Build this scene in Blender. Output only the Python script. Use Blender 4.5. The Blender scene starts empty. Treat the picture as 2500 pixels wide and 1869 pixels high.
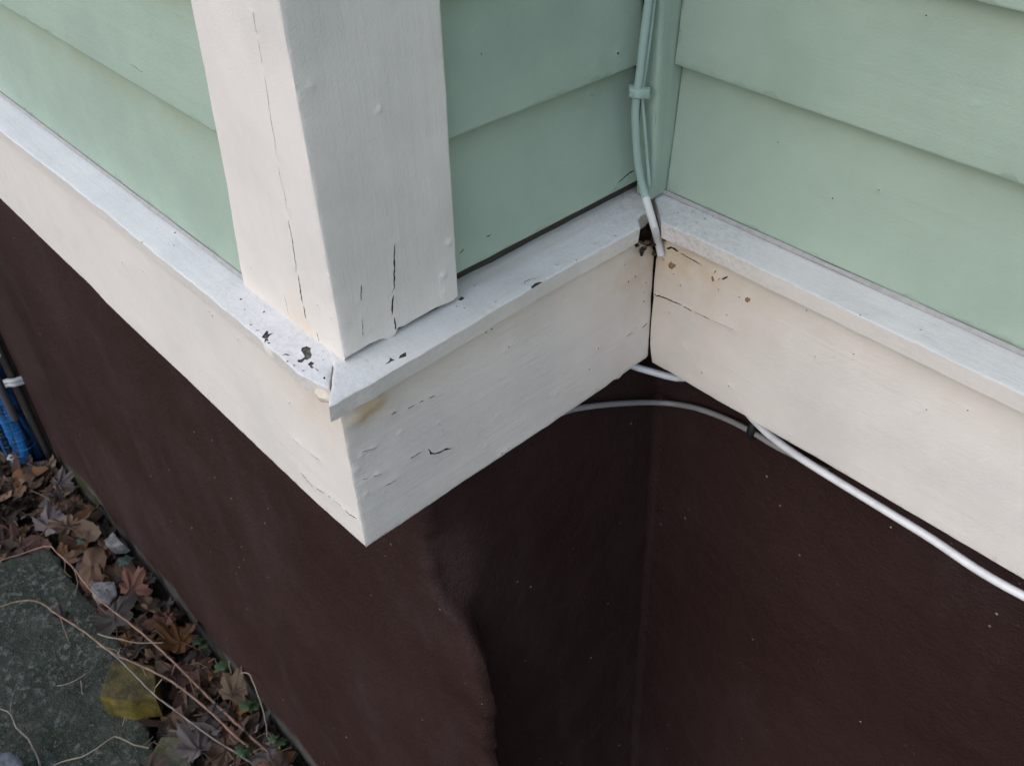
import bpy, math, random
import numpy as np
from mathutils import Vector, Matrix, Euler, noise
from mathutils.geometry import delaunay_2d_cdt

random.seed(7)
RNG = np.random.default_rng(7)
SC = bpy.context.scene
COL = SC.collection

# ------------------------------------------------------------------ camera
CAM_LOC = Vector((0.50231, -0.26339, 0.46764))
CAM_ROT = Euler((0.880379, 0.039075, 0.833663), 'XYZ')
FPX, IW, IH = 2476.44, 2500.0, 1869.0
cam_d = bpy.data.cameras.new('camera')
cam = bpy.data.objects.new('camera', cam_d)
COL.objects.link(cam)
cam.location = CAM_LOC
cam.rotation_euler = CAM_ROT
cam_d.sensor_fit = 'HORIZONTAL'
cam_d.sensor_width = 36.0
cam_d.lens = FPX / IW * 36.0
cam_d.clip_start = 0.02
cam_d.clip_end = 500.0
cam_d.dof.use_dof = True
cam_d.dof.focus_distance = 0.92
cam_d.dof.aperture_fstop = 20.0
SC.camera = cam

# ------------------------------------------------------------------ light
TO_SUN = Vector((-0.12, -0.62, 0.72)).normalized()
world = bpy.data.worlds.new('World')
SC.world = world
world.use_nodes = True
wn = world.node_tree.nodes
wl = world.node_tree.links
wn.clear()
sky = wn.new('ShaderNodeTexSky')
sky.sky_type = 'NISHITA'
sky.sun_disc = False
sky.sun_elevation = math.asin(TO_SUN.z)
sky.sun_rotation = math.atan2(TO_SUN.x, TO_SUN.y)
sky.air_density = 1.3
sky.dust_density = 1.7
sky.ozone_density = 1.0
bg = wn.new('ShaderNodeBackground')
bg.inputs['Strength'].default_value = 0.15
wo = wn.new('ShaderNodeOutputWorld')
wl.new(sky.outputs[0], bg.inputs[0])
wl.new(bg.outputs[0], wo.inputs[0])
sun_d = bpy.data.lights.new('sun', 'SUN')
sun_d.energy = 0.7
sun_d.angle = math.radians(120)
sun_d.color = (1.0, 0.955, 0.90)
sun = bpy.data.objects.new('sun', sun_d)
COL.objects.link(sun)
sun.rotation_euler = (-TO_SUN).to_track_quat('-Z', 'Y').to_euler()
sun.location = (-3, -3, 4)

SC.view_settings.view_transform = 'Standard'
SC.view_settings.look = 'None'
SC.view_settings.exposure = 0.53
SC.view_settings.gamma = 1.0
SC.view_settings.use_curve_mapping = False
SC.cycles.use_denoising = True
SC.cycles.max_bounces = 8

# ------------------------------------------------------------------ survey
D = 0.33932            # depth of the recess
T, TB = 0.0158, 0.0199 # ledge front and back height
PA, PB_, PC = 0.0109, 0.0093, 0.0150   # ledge overhang
SA, SB, SCC = 0.0235, 0.0277, 0.0214   # siding set-back
QA, QB, WA, WB = 0.0195, 0.0146, 0.135, 0.1107  # corner post
Z1, Z2 = 0.1412, 0.2425
H = 0.15
GA, GB, GC = 0.083, 0.022, 0.047       # foundation set-back
ZG = -1.292
TOP = 2.3
CAM_M = CAM_ROT.to_matrix()
X, Y, Z = Vector((1, 0, 0)), Vector((0, 1, 0)), Vector((0, 0, 1))


class Plane:
    def __init__(s, o, u, v):
        s.o, s.u, s.v = Vector(o), Vector(u).normalized(), Vector(v).normalized()
        s.n = s.u.cross(s.v).normalized()

    def px(s, x, y):           # survey sight line to this surface, in metres on it
        d = CAM_M @ Vector(((x - IW / 2) / FPX, -(y - IH / 2) / FPX, -1))
        k = (s.o - CAM_LOC).dot(s.n) / d.dot(s.n)
        p = CAM_LOC + d * k - s.o
        return (p.dot(s.u), p.dot(s.v))

    def w(s, u, v, h=0.0):
        return s.o + s.u * u + s.v * v + s.n * h

    def wpx(s, x, y, h=0.0):
        return s.w(*s.px(x, y), h)


def zo(ox, oy, sc):            # reader for measurements taken on an enlarged crop
    return lambda pts: [(ox + a * sc, oy + b * sc) for a, b in pts]


z2 = zo(450, 0, .4232)
z3 = zo(1050, 0, .4232)
z5 = zo(1450, 400, .2418)
z6 = zo(550, 500, .2712)
z7 = zo(550, 650, .4231)
z8 = zo(1050, 550, .3627)
zg_ = zo(0, 1300, .3617)
zp = zo(0, 700, .2720)

# ------------------------------------------------------------------ materials
MATS = {}


class NT:
    def __init__(s, name):
        s.m = bpy.data.materials.new(name)
        s.m.use_nodes = True
        s.t = s.m.node_tree
        s.t.nodes.clear()
        s.out = s.n('ShaderNodeOutputMaterial')
        s.b = s.n('ShaderNodeBsdfPrincipled')
        s.l(s.b.outputs[0], s.out.inputs[0])
        s.tc = s.n('ShaderNodeTexCoord').outputs['Object']
        MATS[name] = s.m

    def n(s, k):
        return s.t.nodes.new(k)

    def l(s, a, b):
        s.t.links.new(a, b)

    def mapping(s, scale, loc=(0, 0, 0)):
        m = s.n('ShaderNodeMapping')
        m.inputs['Scale'].default_value = scale
        m.inputs['Location'].default_value = loc
        s.l(s.tc, m.inputs[0])
        return m.outputs[0]

    def noise(s, scale, detail=4, rough=.55, vec=None, dist=0.0):
        m = s.n('ShaderNodeTexNoise')
        m.inputs['Scale'].default_value = scale
        m.inputs['Detail'].default_value = detail
        m.inputs['Roughness'].default_value = rough
        m.inputs['Distortion'].default_value = dist
        s.l(vec or s.tc, m.inputs['Vector'])
        return m.outputs['Fac']

    def vor(s, scale, vec=None, feature='F1', out='Distance'):
        m = s.n('ShaderNodeTexVoronoi')
        m.feature = feature
        m.inputs['Scale'].default_value = scale
        s.l(vec or s.tc, m.inputs['Vector'])
        return m.outputs[out]

    def ramp(s, v, a, b, lo=0.0, hi=1.0):
        m = s.n('ShaderNodeMapRange')
        m.interpolation_type = 'SMOOTHSTEP'
        m.inputs['From Min'].default_value = a
        m.inputs['From Max'].default_value = b
        m.inputs['To Min'].default_value = lo
        m.inputs['To Max'].default_value = hi
        s.l(v, m.inputs['Value'])
        return m.outputs[0]

    def math(s, op, a, b=None):
        m = s.n('ShaderNodeMath')
        m.operation = op
        for i, q in enumerate((a, b)):
            if q is None:
                continue
            if isinstance(q, (int, float)):
                m.inputs[i].default_value = q
            else:
                s.l(q, m.inputs[i])
        return m.outputs[0]

    def mix(s, f, a, b):
        m = s.n('ShaderNodeMix')
        m.data_type = 'RGBA'
        for i, q in ((0, f), (6, a), (7, b)):
            if isinstance(q, (int, float)):
                m.inputs[i].default_value = q
            elif isinstance(q, tuple):
                m.inputs[i].default_value = (*q, 1)
            else:
                s.l(q, m.inputs[i])
        return m.outputs[2]

    def attr(s, name):
        m = s.n('ShaderNodeAttribute')
        m.attribute_name = name
        return m.outputs['Fac']

    def bump(s, h, dist, strength=1.0, prev=None):
        m = s.n('ShaderNodeBump')
        m.inputs['Distance'].default_value = dist
        m.inputs['Strength'].default_value = strength
        s.l(h, m.inputs['Height'])
        if prev:
            s.l(prev, m.inputs['Normal'])
        return m.outputs[0]

    def done(s, col=None, rough=.5, nrm=None, spec=.5):
        b = s.b
        if isinstance(col, tuple):
            b.inputs['Base Color'].default_value = (*col, 1)
        elif col is not None:
            s.l(col, b.inputs['Base Color'])
        if isinstance(rough, (int, float)):
            b.inputs['Roughness'].default_value = rough
        else:
            s.l(rough, b.inputs['Roughness'])
        b.inputs['Specular IOR Level'].default_value = spec
        if nrm:
            s.l(nrm, b.inputs['Normal'])
        return s.m


def paint(name, col, axis, rough=.45, speck=.5, grain=1.0, seed=0.0):
    t = NT(name)
    st = [260.0, 260.0, 260.0]
    st[axis] = 14.0
    g1 = t.noise(1.0, 5, .6, t.mapping(tuple(st), (seed, seed, seed)))
    st2 = [90.0, 90.0, 90.0]
    st2[axis] = 6.0
    g2 = t.noise(1.0, 3, .5, t.mapping(tuple(st2), (seed + 3, seed, seed)))
    low = t.noise(9.0, 4, .6, t.mapping((1, 1, 1), (seed, 1, 2)))
    c2 = (col[0] * .875, col[1] * .88, col[2] * .885)
    c = t.mix(t.ramp(low, .35, .7), col, c2)
    c = t.mix(t.ramp(g2, .62, .78, 0, .12), c, (col[0] * .72, col[1] * .72, col[2] * .72))
    # rust-yellow grime, and painted lap shadow on clapboards, where the attribute says so
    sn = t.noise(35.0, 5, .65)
    stain_shade = t.math('MULTIPLY', t.attr('stain_shade'), t.ramp(sn, .25, .75, .35, 1.0))
    c = t.mix(stain_shade, c, (col[0] * .80, col[1] * .66, col[2] * .48))
    # grey-black specks of dirt
    d1 = t.noise(620.0, 3, .6)
    d2 = t.noise(60.0, 4, .65)
    dm = t.math('MULTIPLY', t.ramp(d1, .61, .72), t.ramp(d2, .46, .68))
    dm = t.math('MULTIPLY', dm, t.math('ADD', t.attr('dirt'), .10 * speck))
    dm = t.math('MINIMUM', dm, .9)
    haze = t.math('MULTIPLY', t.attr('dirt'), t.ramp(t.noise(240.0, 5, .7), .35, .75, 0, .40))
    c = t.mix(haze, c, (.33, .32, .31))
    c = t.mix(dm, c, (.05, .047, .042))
    v = t.vor(75.0, t.mapping((1, 1, 1), (seed, 5, 1)))
    blister = t.ramp(v, .0, .22, 1.0, 0.0)
    bm = t.math('MULTIPLY', blister, t.ramp(t.noise(22.0, 2, .5), .56, .7))
    n = t.bump(g1, .0008, .45 * grain)
    n = t.bump(t.noise(520.0, 3, .6), .0007, .5, n)
    n = t.bump(g2, .0016, .4 * grain, n)
    n = t.bump(bm, .0009, .3, n)
    return t.done(c, t.ramp(low, .3, .7, rough, rough + .15), n, .4)


CREAM = (.82, .75, .69)
GREEN = (.365, .455, .365)
paint('cream_x', CREAM, 0, grain=.6)
paint('cream_y', CREAM, 1, seed=4)
paint('cream_z', CREAM, 2, seed=8, speck=.3)
paint('ledge_x', (.665, .66, .65), 0, .5, 2.0, seed=11)
paint('ledge_y', (.665, .66, .65), 1, .5, 2.0, seed=15)
paint('green_x', GREEN, 0, .5, .35, .55, seed=21)
paint('green_y', GREEN, 1, .5, .35, .55, seed=25)
paint('green_z', GREEN, 2, .5, .6, .8, seed=29)
paint('cable_green', (.36, .47, .41), 2, .45, .4, .4, seed=31)
paint('cable_cream', (.78, .75, .71), 2, .45, .4, .4, seed=33)

t = NT('bare_wood')
g = t.noise(1, 5, .65, t.mapping((60, 60, 300)))
t.done(t.mix(g, (.012, .009, .007), (.085, .065, .05)), .85, t.bump(g, .002))
t = NT('weathered_wood')
g = t.noise(240, 5, .65)
t.done(t.mix(t.ramp(g, .3, .7), (.03, .028, .026), (.16, .15, .135)), .9, t.bump(g, .001))
t = NT('rust')
g = t.noise(500, 3)
t.done(t.mix(g, (.22, .10, .04), (.45, .27, .14)), .8, t.bump(g, .0006))
t = NT('filler')
g = t.noise(130, 4)
t.done(t.mix(t.ramp(g, .35, .7), (.66, .58, .48), (.52, .41, .30)), .6, t.bump(g, .001))
t = NT('caulk')
g = t.noise(180, 4)
t.done(t.mix(t.ramp(g, .35, .7), (.40, .385, .38), (.33, .32, .315)), .7, t.bump(g, .0004))

# brown painted render of the foundation
t = NT('brown_render')
low = t.noise(3.2, 5, .6)
c = t.mix(t.ramp(low, .3, .75), (.028, .0122, .0102), (.038, .0180, .0160))
sm = t.noise(1.0, 5, .65, t.mapping((9, 9, 3.5)))
c = t.mix(t.ramp(sm, .45, .78, 0, .45), c, (.056, .037, .037))
v = t.vor(34.0)
fl = t.math('MULTIPLY', t.ramp(v, .03, .055, 1, 0), t.ramp(t.noise(6.0, 3), .44, .58))
c = t.mix(fl, c, (.40, .35, .33))
v2 = t.vor(90.0, t.mapping((1, 1, 1), (3, 1, 7)))
fl2 = t.math('MULTIPLY', t.ramp(v2, .06, .10, 1, 0), t.ramp(t.noise(9.0, 3, .6, t.mapping((1, 1, 1), (5, 5, 5))), .54, .66))
c = t.mix(t.math('MULTIPLY', fl2, .6), c, (.20, .16, .15))
# unpainted cement foot
grey = t.mix(t.noise(40, 4), (.055, .052, .047), (.12, .115, .105))
moss = t.mix(t.ramp(t.noise(18, 4), .5, .62), grey, (.035, .038, .016))
c = t.mix(t.attr('foot'), c, moss)
st = t.noise(1, 4, .6, t.mapping((30, 30, 160)))
n = t.bump(t.noise(30, 4, .6), .006, .6)
n = t.bump(t.noise(140, 4, .65), .0015, .5, n)
n = t.bump(t.noise(330, 3, .6), .002, .8, n)
n = t.bump(st, .0015, .4, n)
t.done(c, t.ramp(low, .3, .7, .6, .8), n, .18)

t = NT('cable_white')
g = t.noise(60, 3)
t.done(t.mix(t.ramp(g, .4, .7), (.80, .79, .80), (.70, .69, .69)), .35)
t = NT('cable_grey')
t.done(t.mix(t.noise(60, 3), (.30, .29, .285), (.24, .23, .225)), .5)
t = NT('black_plastic')
t.done((.015, .016, .017), .4)
t = NT('grey_plastic')
g = t.noise(90, 3)
t.done(t.mix(g, (.42, .43, .44), (.55, .55, .55)), .4)
t = NT('dark_conduit')
t.done(t.mix(t.noise(40, 4), (.026, .020, .019), (.045, .038, .036)), .5)
t = NT('slate_tube')
t.done(t.mix(t.noise(60, 4), (.05, .05, .055), (.09, .09, .095)), .55)
t = NT('blue_film')
w1 = t.noise(1, 4, .55, t.mapping((34, 34, 5)), 1.0)
w2 = t.noise(1, 3, .55, t.mapping((14, 14, 120)), .6)
c = t.mix(t.ramp(w1, .40, .62), (.003, .006, .012), (.012, .13, .38))  # blue highlights painted in patches over near-black film
c = t.mix(t.ramp(w2, .62, .70, 0, .55), c, (.08, .30, .55))  # paler ring highlights of the wrinkles, painted into the colour
n = t.bump(w2, .006, .8)
n = t.bump(w1, .006, .5, n)
t.done(c, .25, n, .6)

# ground materials
t = NT('soil')
g = t.noise(35, 6, .65)
t.done(t.mix(t.ramp(g, .3, .7), (.018, .014, .010), (.05, .038, .028)), .95, t.bump(g, .02))
t = NT('mossy_slab')
a = t.noise(14, 6, .65)
b_ = t.noise(70, 5, .7)
c = t.mix(t.ramp(a, .35, .62), (.050, .058, .046), (.024, .032, .022))
c = t.mix(t.math('MULTIPLY', t.ramp(b_, .48, .66), t.ramp(t.noise(9, 4, .6, t.mapping((1, 1, 1), (4, 2, 0))), .38, .62, .15, 1)), c, (.15, .158, .145))
c = t.mix(t.math('MULTIPLY', t.ramp(t.noise(190, 4, .7), .56, .70, 0, .9), t.ramp(t.noise(7, 4, .6), .45, .62)), c, (.24, .245, .23))
c = t.mix(t.ramp(t.noise(26, 4), .58, .7, 0, .7), c, (.028, .042, .018))
n = t.bump(b_, .012, .9)
n = t.bump(t.noise(260, 3), .004, .8, n)
t.done(c, .9, n, .3)
t = NT('mossy_brick')
a = t.noise(28, 5, .65)
b_ = t.noise(160, 4, .6)
ge = t.n('ShaderNodeNewGeometry')
sx_ = t.n('ShaderNodeSeparateXYZ')
t.l(ge.outputs['True Normal'], sx_.inputs[0])
c = t.mix(t.ramp(a, .36, .62), (.150, .112, .022), (.075, .058, .016))
c = t.mix(t.ramp(sx_.outputs[2], .5, .9, 0, .75), c, t.mix(t.ramp(a, .4, .6), (.075, .066, .034), (.034, .032, .020)))
c = t.mix(t.ramp(b_, .6, .75, 0, .7), c, (.16, .14, .07))
n = t.bump(b_, .003, .8)
t.done(c, .95, n, .2)
t = NT('pale_mossy_stone')
a = t.noise(30, 5, .65)
c = t.mix(t.ramp(a, .36, .62), (.12, .115, .085), (.062, .068, .034))
t.done(c, .95, t.bump(t.noise(120, 4), .003, .8), .2)
t = NT('grey_stone')
a = t.noise(50, 5, .65)
c = t.mix(t.ramp(a, .36, .62), (.20, .20, .20), (.09, .09, .092))
t.done(c, .9, t.bump(a, .004, .8), .3)
t = NT('blue_grey_stone')
a = t.noise(40, 5, .65)
t.done(t.mix(t.ramp(a, .36, .62), (.13, .145, .165), (.07, .08, .09)), .8, t.bump(a, .004, .8), .3)
t = NT('white_stone')
t.done(t.mix(t.noise(60, 4), (.42, .43, .43), (.25, .25, .25)), .8)


def leafmat(name, c1, c2, c3):
    t = NT(name)
    oi = t.n('ShaderNodeObjectInfo')
    a = t.noise(28, 5, .65)
    b_ = t.noise(140, 4, .6)
    c = t.mix(t.ramp(a, .35, .65), c1, c2)
    c = t.mix(t.ramp(b_, .55, .75, 0, .6), c, c3)
    c = t.mix(t.attr('vein'), c, (c1[0] * .55, c1[1] * .55, c1[2] * .55))
    h = t.n('ShaderNodeHueSaturation')
    t.l(c, h.inputs['Color'])
    t.l(t.ramp(oi.outputs['Random'], 0, 1, .70, 1.6), h.inputs['Value'])
    n = t.bump(b_, .003, .6)
    n = t.bump(t.attr('vein'), .002, .5, n)
    t.done(h.outputs[0], .7, n, .3)


leafmat('leaf_brown', (.115, .068, .042), (.075, .045, .030), (.15, .10, .07))
leafmat('leaf_tan', (.19, .125, .082), (.135, .088, .058), (.24, .17, .12))
leafmat('leaf_orange', (.16, .072, .026), (.10, .048, .02), (.20, .10, .045))
leafmat('leaf_grey', (.105, .085, .080), (.075, .062, .060), (.15, .13, .12))
leafmat('leaf_dark', (.055, .035, .025), (.035, .024, .019), (.08, .055, .042))
leafmat('leaf_red', (.11, .050, .035), (.075, .036, .028), (.15, .085, .07))
leafmat('leaf_green', (.034, .066, .024), (.022, .046, .022), (.05, .085, .035))
leafmat('leaf_green_blue', (.020, .040, .030), (.014, .030, .024), (.03, .055, .04))
t = NT('dry_stem')
a = t.noise(60, 4)
t.done(t.mix(t.ramp(a, .35, .65), (.27, .165, .115), (.17, .095, .065)), .65)
t = NT('grey_stem')
a = t.noise(60, 4)
t.done(t.mix(t.ramp(a, .35, .65), (.25, .215, .185), (.14, .115, .10)), .7)
t = NT('straw')
t.done(t.mix(t.noise(60, 4), (.34, .28, .20), (.22, .17, .12)), .7)
t = NT('wall_backing')
t.done((.03, .025, .02), .9)


# ------------------------------------------------------------------ object helpers
def empty(name, loc, label, cat, group=None):
    o = bpy.data.objects.new(name, None)
    o.empty_display_size = .05
    COL.objects.link(o)
    o.location = loc
    o['label'] = label
    o['category'] = cat
    if group:
        o['group'] = group
    return o


def wloc(o):
    p = Vector((0, 0, 0))
    while o is not None:
        p += o.location
        o = o.parent
    return p


def mesh_obj(name, V, F, mats, parent=None, mi=None, smooth=True, sharp=38, attrs=None, origin=None):
    off = wloc(parent) if parent is not None else Vector((0, 0, 0))
    org = Vector(origin) if origin is not None else off
    m = bpy.data.meshes.new(name)
    m.from_pydata([tuple(Vector(v) - org) for v in V], [], F)
    for k in (mats if isinstance(mats, (list, tuple)) else [mats]):
        m.materials.append(MATS[k])
    if mi is not None:
        m.polygons.foreach_set('material_index', mi)
    if smooth:
        m.polygons.foreach_set('use_smooth', [True] * len(m.polygons))
        if sharp:
            m.set_sharp_from_angle(angle=math.radians(sharp))
    for k, a in (attrs or {}).items():
        at = m.attributes.new(k, 'FLOAT', 'POINT')
        at.data.foreach_set('value', np.asarray(a, dtype=np.float32))
    m.update()
    o = bpy.data.objects.new(name, m)
    COL.objects.link(o)
    if parent is not None:
        o.parent = parent
    o.location = org - off
    return o


def tag(o, label=None, cat=None, group=None, kind=None):
    for k, v in (('label', label), ('category', cat), ('group', group), ('kind', kind)):
        if v:
            o[k] = v
    return o


def resample(pts, step, closed=False):
    out = []
    n = len(pts)
    for i in range(n if closed else n - 1):
        a, b = np.array(pts[i], float), np.array(pts[(i + 1) % n], float)
        k = max(1, int(round(np.linalg.norm(b - a) / step)))
        for j in range(k):
            out.append(tuple(a + (b - a) * j / k))
    if not closed:
        out.append(tuple(pts[-1]))
    return out


def crack(pts, w, depth=.004, jit=.00025, mat=1, taper=True):
    """polyline on a surface (metres) -> one jagged sliver outline"""
    p = np.array(resample(pts, .0022))
    n = len(p)
    if n < 3:
        p = np.array(resample(pts, np.linalg.norm(np.array(pts[-1]) - np.array(pts[0])) / 3))
        n = len(p)
    tan = np.gradient(p, axis=0)
    tan /= np.linalg.norm(tan, axis=1)[:, None] + 1e-12
    nor = np.stack([-tan[:, 1], tan[:, 0]], 1)
    p = p + nor * RNG.normal(0, jit, n)[:, None]
    s = np.linspace(0, 1, n)
    ww = w * (.55 + .6 * RNG.random(n))
    if taper:
        ww *= np.minimum(1, np.minimum(s, 1 - s) * 5 + .12)
    L, R = p + nor * ww[:, None] / 2, p - nor * ww[:, None] / 2
    return (list(map(tuple, L)) + list(map(tuple, R[::-1])), depth, mat)


def dashed(pts, w, on=.02, off=.0026, depth=.003):
    p = np.array(resample(pts, .0015))
    out, i = [], 0
    while i < len(p) - 4:
        k = max(4, int(on * (.25 + 1.6 * RNG.random() ** 1.5) / .0015))
        seg = p[i:i + k]
        if len(seg) >= 4:
            out.append(crack([tuple(q) for q in seg], w * (.55 + .8 * RNG.random()), depth, .00016))
        i += k + max(2, int(off * (.4 + 1.2 * RNG.random()) / .0015))
    return out


def patch(pts, depth=.0009, mat=1):
    p = np.array(resample(pts, .0015, True))
    p += RNG.normal(0, .00012, p.shape)
    return (list(map(tuple, p)), depth, mat)


def dot(uv, r=.0006, depth=.002, mat=1):
    a = np.linspace(0, 2 * math.pi, 8)[:-1]
    rr = r * (.7 + .5 * RNG.random(7))
    return ([(uv[0] + math.cos(q) * k, uv[1] + math.sin(q) * k) for q, k in zip(a, rr)], depth, mat)


def seg_dist(P, A, B):
    """min distance of points P to segments A->B"""
    best = np.full(len(P), 9.0)
    for a, b in zip(A, B):
        d = b - a
        L = d @ d + 1e-18
        tt = np.clip(((P - a) @ d) / L, 0, 1)
        q = P - a - tt[:, None] * d
        best = np.minimum(best, np.sqrt((q * q).sum(1)))
    return best


def in_poly(P, poly):
    x, y = P[:, 0], P[:, 1]
    c = np.zeros(len(P), bool)
    n = len(poly)
    for i in range(n):
        x1, y1 = poly[i]
        x2, y2 = poly[(i + 1) % n]
        k = ((y1 > y) != (y2 > y)) & (x < (x2 - x1) * (y - y1) / (y2 - y1 + 1e-18) + x1)
        c ^= k
    return c


def panel_geo(pl, outline, holes=(), thick=.018, r=.002, res=.008, wave=.0004, lumps=.0003, bumps=(),
              back=None, height=None, stain_shade=None, dirt=None, seed=0.0, extrude=True, freq=14.0, lip=.0004, side=0):
    """one board: worn front face (outline with recessed cracks and flakes), rounded rim, sides"""
    ol = np.array(resample(outline, res * .8, True))
    n = len(ol)
    # waviness of the rim
    tan = np.roll(ol, -1, 0) - np.roll(ol, 1, 0)
    tan /= np.linalg.norm(tan, axis=1)[:, None] + 1e-12
    area = .5 * np.sum(ol[:, 0] * np.roll(ol[:, 1], -1) - np.roll(ol[:, 0], -1) * ol[:, 1])
    if area < 0:
        ol = ol[::-1].copy()
        tan = -tan[::-1].copy()
    inn = np.stack([-tan[:, 1], tan[:, 0]], 1)
    wv = np.array([noise.noise((p[0] * 45 + seed, p[1] * 45, seed)) + .6 * noise.noise((p[0] * 160, p[1] * 160 + seed, seed)) for p in ol])
    ol = ol + inn * (wv * wave)[:, None]
    A, B = ol, np.roll(ol, -1, 0)
    x0, y0 = ol.min(0)
    x1, y1 = ol.max(0)
    gx, gy = np.meshgrid(np.arange(x0 + res / 2, x1, res), np.arange(y0 + res / 2, y1, res))
    G = np.stack([gx.ravel(), gy.ravel()], 1)
    G += RNG.uniform(-.3, .3, G.shape) * res
    rings = [ol + inn * (.35 * r), ol + inn * r]
    extra = []
    for poly, dep, mt in holes:          # a denser collar round each flake so its rim can lift
        q = np.array(poly)
        c = q.mean(0)
        extra.append(q + (q - c) / (np.linalg.norm(q - c, axis=1)[:, None] + 1e-9) * .0012)
    for b in bumps:
        a = np.linspace(0, 2 * math.pi, 11)[:-1]
        for k in (.0, .35, .7, 1.0, 1.3):
            extra.append(np.stack([b[0] + np.cos(a) * b[2] * k, b[1] + np.sin(a) * b[2] * k], 1)[: (1 if k == 0 else None)])
    G = np.concatenate([G] + rings + extra)
    ok = in_poly(G, ol) & (seg_dist(G, A, B) > .3 * r)
    G = G[ok]
    hp = [np.array(h[0]) for h in holes]
    if hp:
        ha = np.concatenate(hp)
        hb = np.concatenate([np.roll(q, -1, 0) for q in hp])
        G = G[seg_dist(G, ha, hb) > .0005]
    S = 1000.0
    verts = [Vector(p) for p in ol * S]
    edges, faces = [], [list(range(n))]
    for q in hp:
        k = len(verts)
        verts += [Vector(p) for p in q * S]
        faces.append(list(range(k, k + len(q))))
    verts += [Vector(p) for p in G * S]
    ov, oe, of, _, _, off = delaunay_2d_cdt(verts, edges, faces, 0, 1e-4)
    P2 = np.array([(v.x, v.y) for v in ov]) / S
    dist = seg_dist(P2, A, B)
    xx = np.minimum(.293 * r + dist, r)
    h = -(r - np.sqrt(np.maximum(0, r * r - (r - xx) ** 2)))
    nz = np.array([noise.noise((p[0] * freq + seed, p[1] * freq, seed * 1.7)) + .45 * noise.noise((p[0] * freq * 4, p[1] * freq * 4 + seed, 3 + seed)) for p in P2])
    h += nz * lumps * np.minimum(1, dist / (3 * r))
    for b in bumps:
        d2 = ((P2 - np.array(b[:2])) ** 2).sum(1) / b[2] ** 2
        h += .6 * b[3] * np.exp(-d2 * 1.6)
    if hp:
        hd = seg_dist(P2, ha, hb)
        h += lip * np.exp(-(hd / .0014) ** 2)
    if height is not None:
        h += np.array([height(p[0], p[1]) for p in P2])
    Vs = [pl.w(p[0], p[1], k) for p, k in zip(P2, h)]
    at = {'stain_shade': [stain_shade(*p) if stain_shade else 0.0 for p in P2], 'dirt': [dirt(*p) if dirt else 0.0 for p in P2]}
    Fs, Mi = [], []
    cen = np.array([P2[list(f)].mean(0) for f in of])
    kind = np.where(in_poly(cen, ol), 0, -1)
    for k, q in enumerate(hp):
        near = np.abs(cen - q.mean(0)).max(1) < np.abs(q - q.mean(0)).max() + .001
        idx = np.nonzero(near & (kind == 0))[0]
        if len(idx):
            kind[idx[in_poly(cen[idx], q)]] = k + 1
    kind = kind.tolist()
    ed = {}
    dup = {}

    def low(v, k):
        if (v, k) not in dup:
            dup[(v, k)] = len(Vs)
            Vs.append(pl.w(P2[v][0], P2[v][1], h[v] - holes[k - 1][1]))
            for q in at.values():
                q.append(q[v])
        return dup[(v, k)]
    for f, k in zip(of, kind):
        if k < 0:
            continue
        if k == 0:
            Fs.append(tuple(f))
            Mi.append(0)
        else:
            Fs.append(tuple(low(v, k) for v in f))
            Mi.append(holes[k - 1][2])
        for a, b in zip(f, list(f[1:]) + [f[0]]):
            ed[(a, b)] = k
    for (a, b), k in list(ed.items()):
        j = ed.get((b, a), -1)
        if k == 0 and j > 0:          # wall of a crack
            Fs.append((b, a, low(a, j), low(b, j)))
            Mi.append(holes[j - 1][2])
        elif j == -1 and extrude:     # outer side
            for v in (a, b):
                if (v, 'B') not in dup:
                    q = tuple(P2[v])
                    if back:
                        q = back(*q)
                    dup[(v, 'B')] = len(Vs)
                    Vs.append(pl.w(q[0], q[1], -thick))
                    for w_ in at.values():
                        w_.append(w_[v])
            Fs.append((b, a, dup[(a, 'B')], dup[(b, 'B')]))
            Mi.append(side)
    return Vs, Fs, Mi, at


def join_geo(*gs):
    V, F, M, at = [], [], [], {'stain_shade': [], 'dirt': []}
    for v, f, m, a in gs:
        k = len(V)
        V += v
        F += [tuple(i + k for i in q) for q in f]
        M += m
        for q in at:
            at[q] += list(a.get(q, [0.0] * len(v)))
    return V, F, M, at


def panel(name, parent, mats, *gs, **kw):
    V, F, M, at = join_geo(*gs)
    return mesh_obj(name, V, F, mats, parent, M, attrs=at, **kw)


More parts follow.
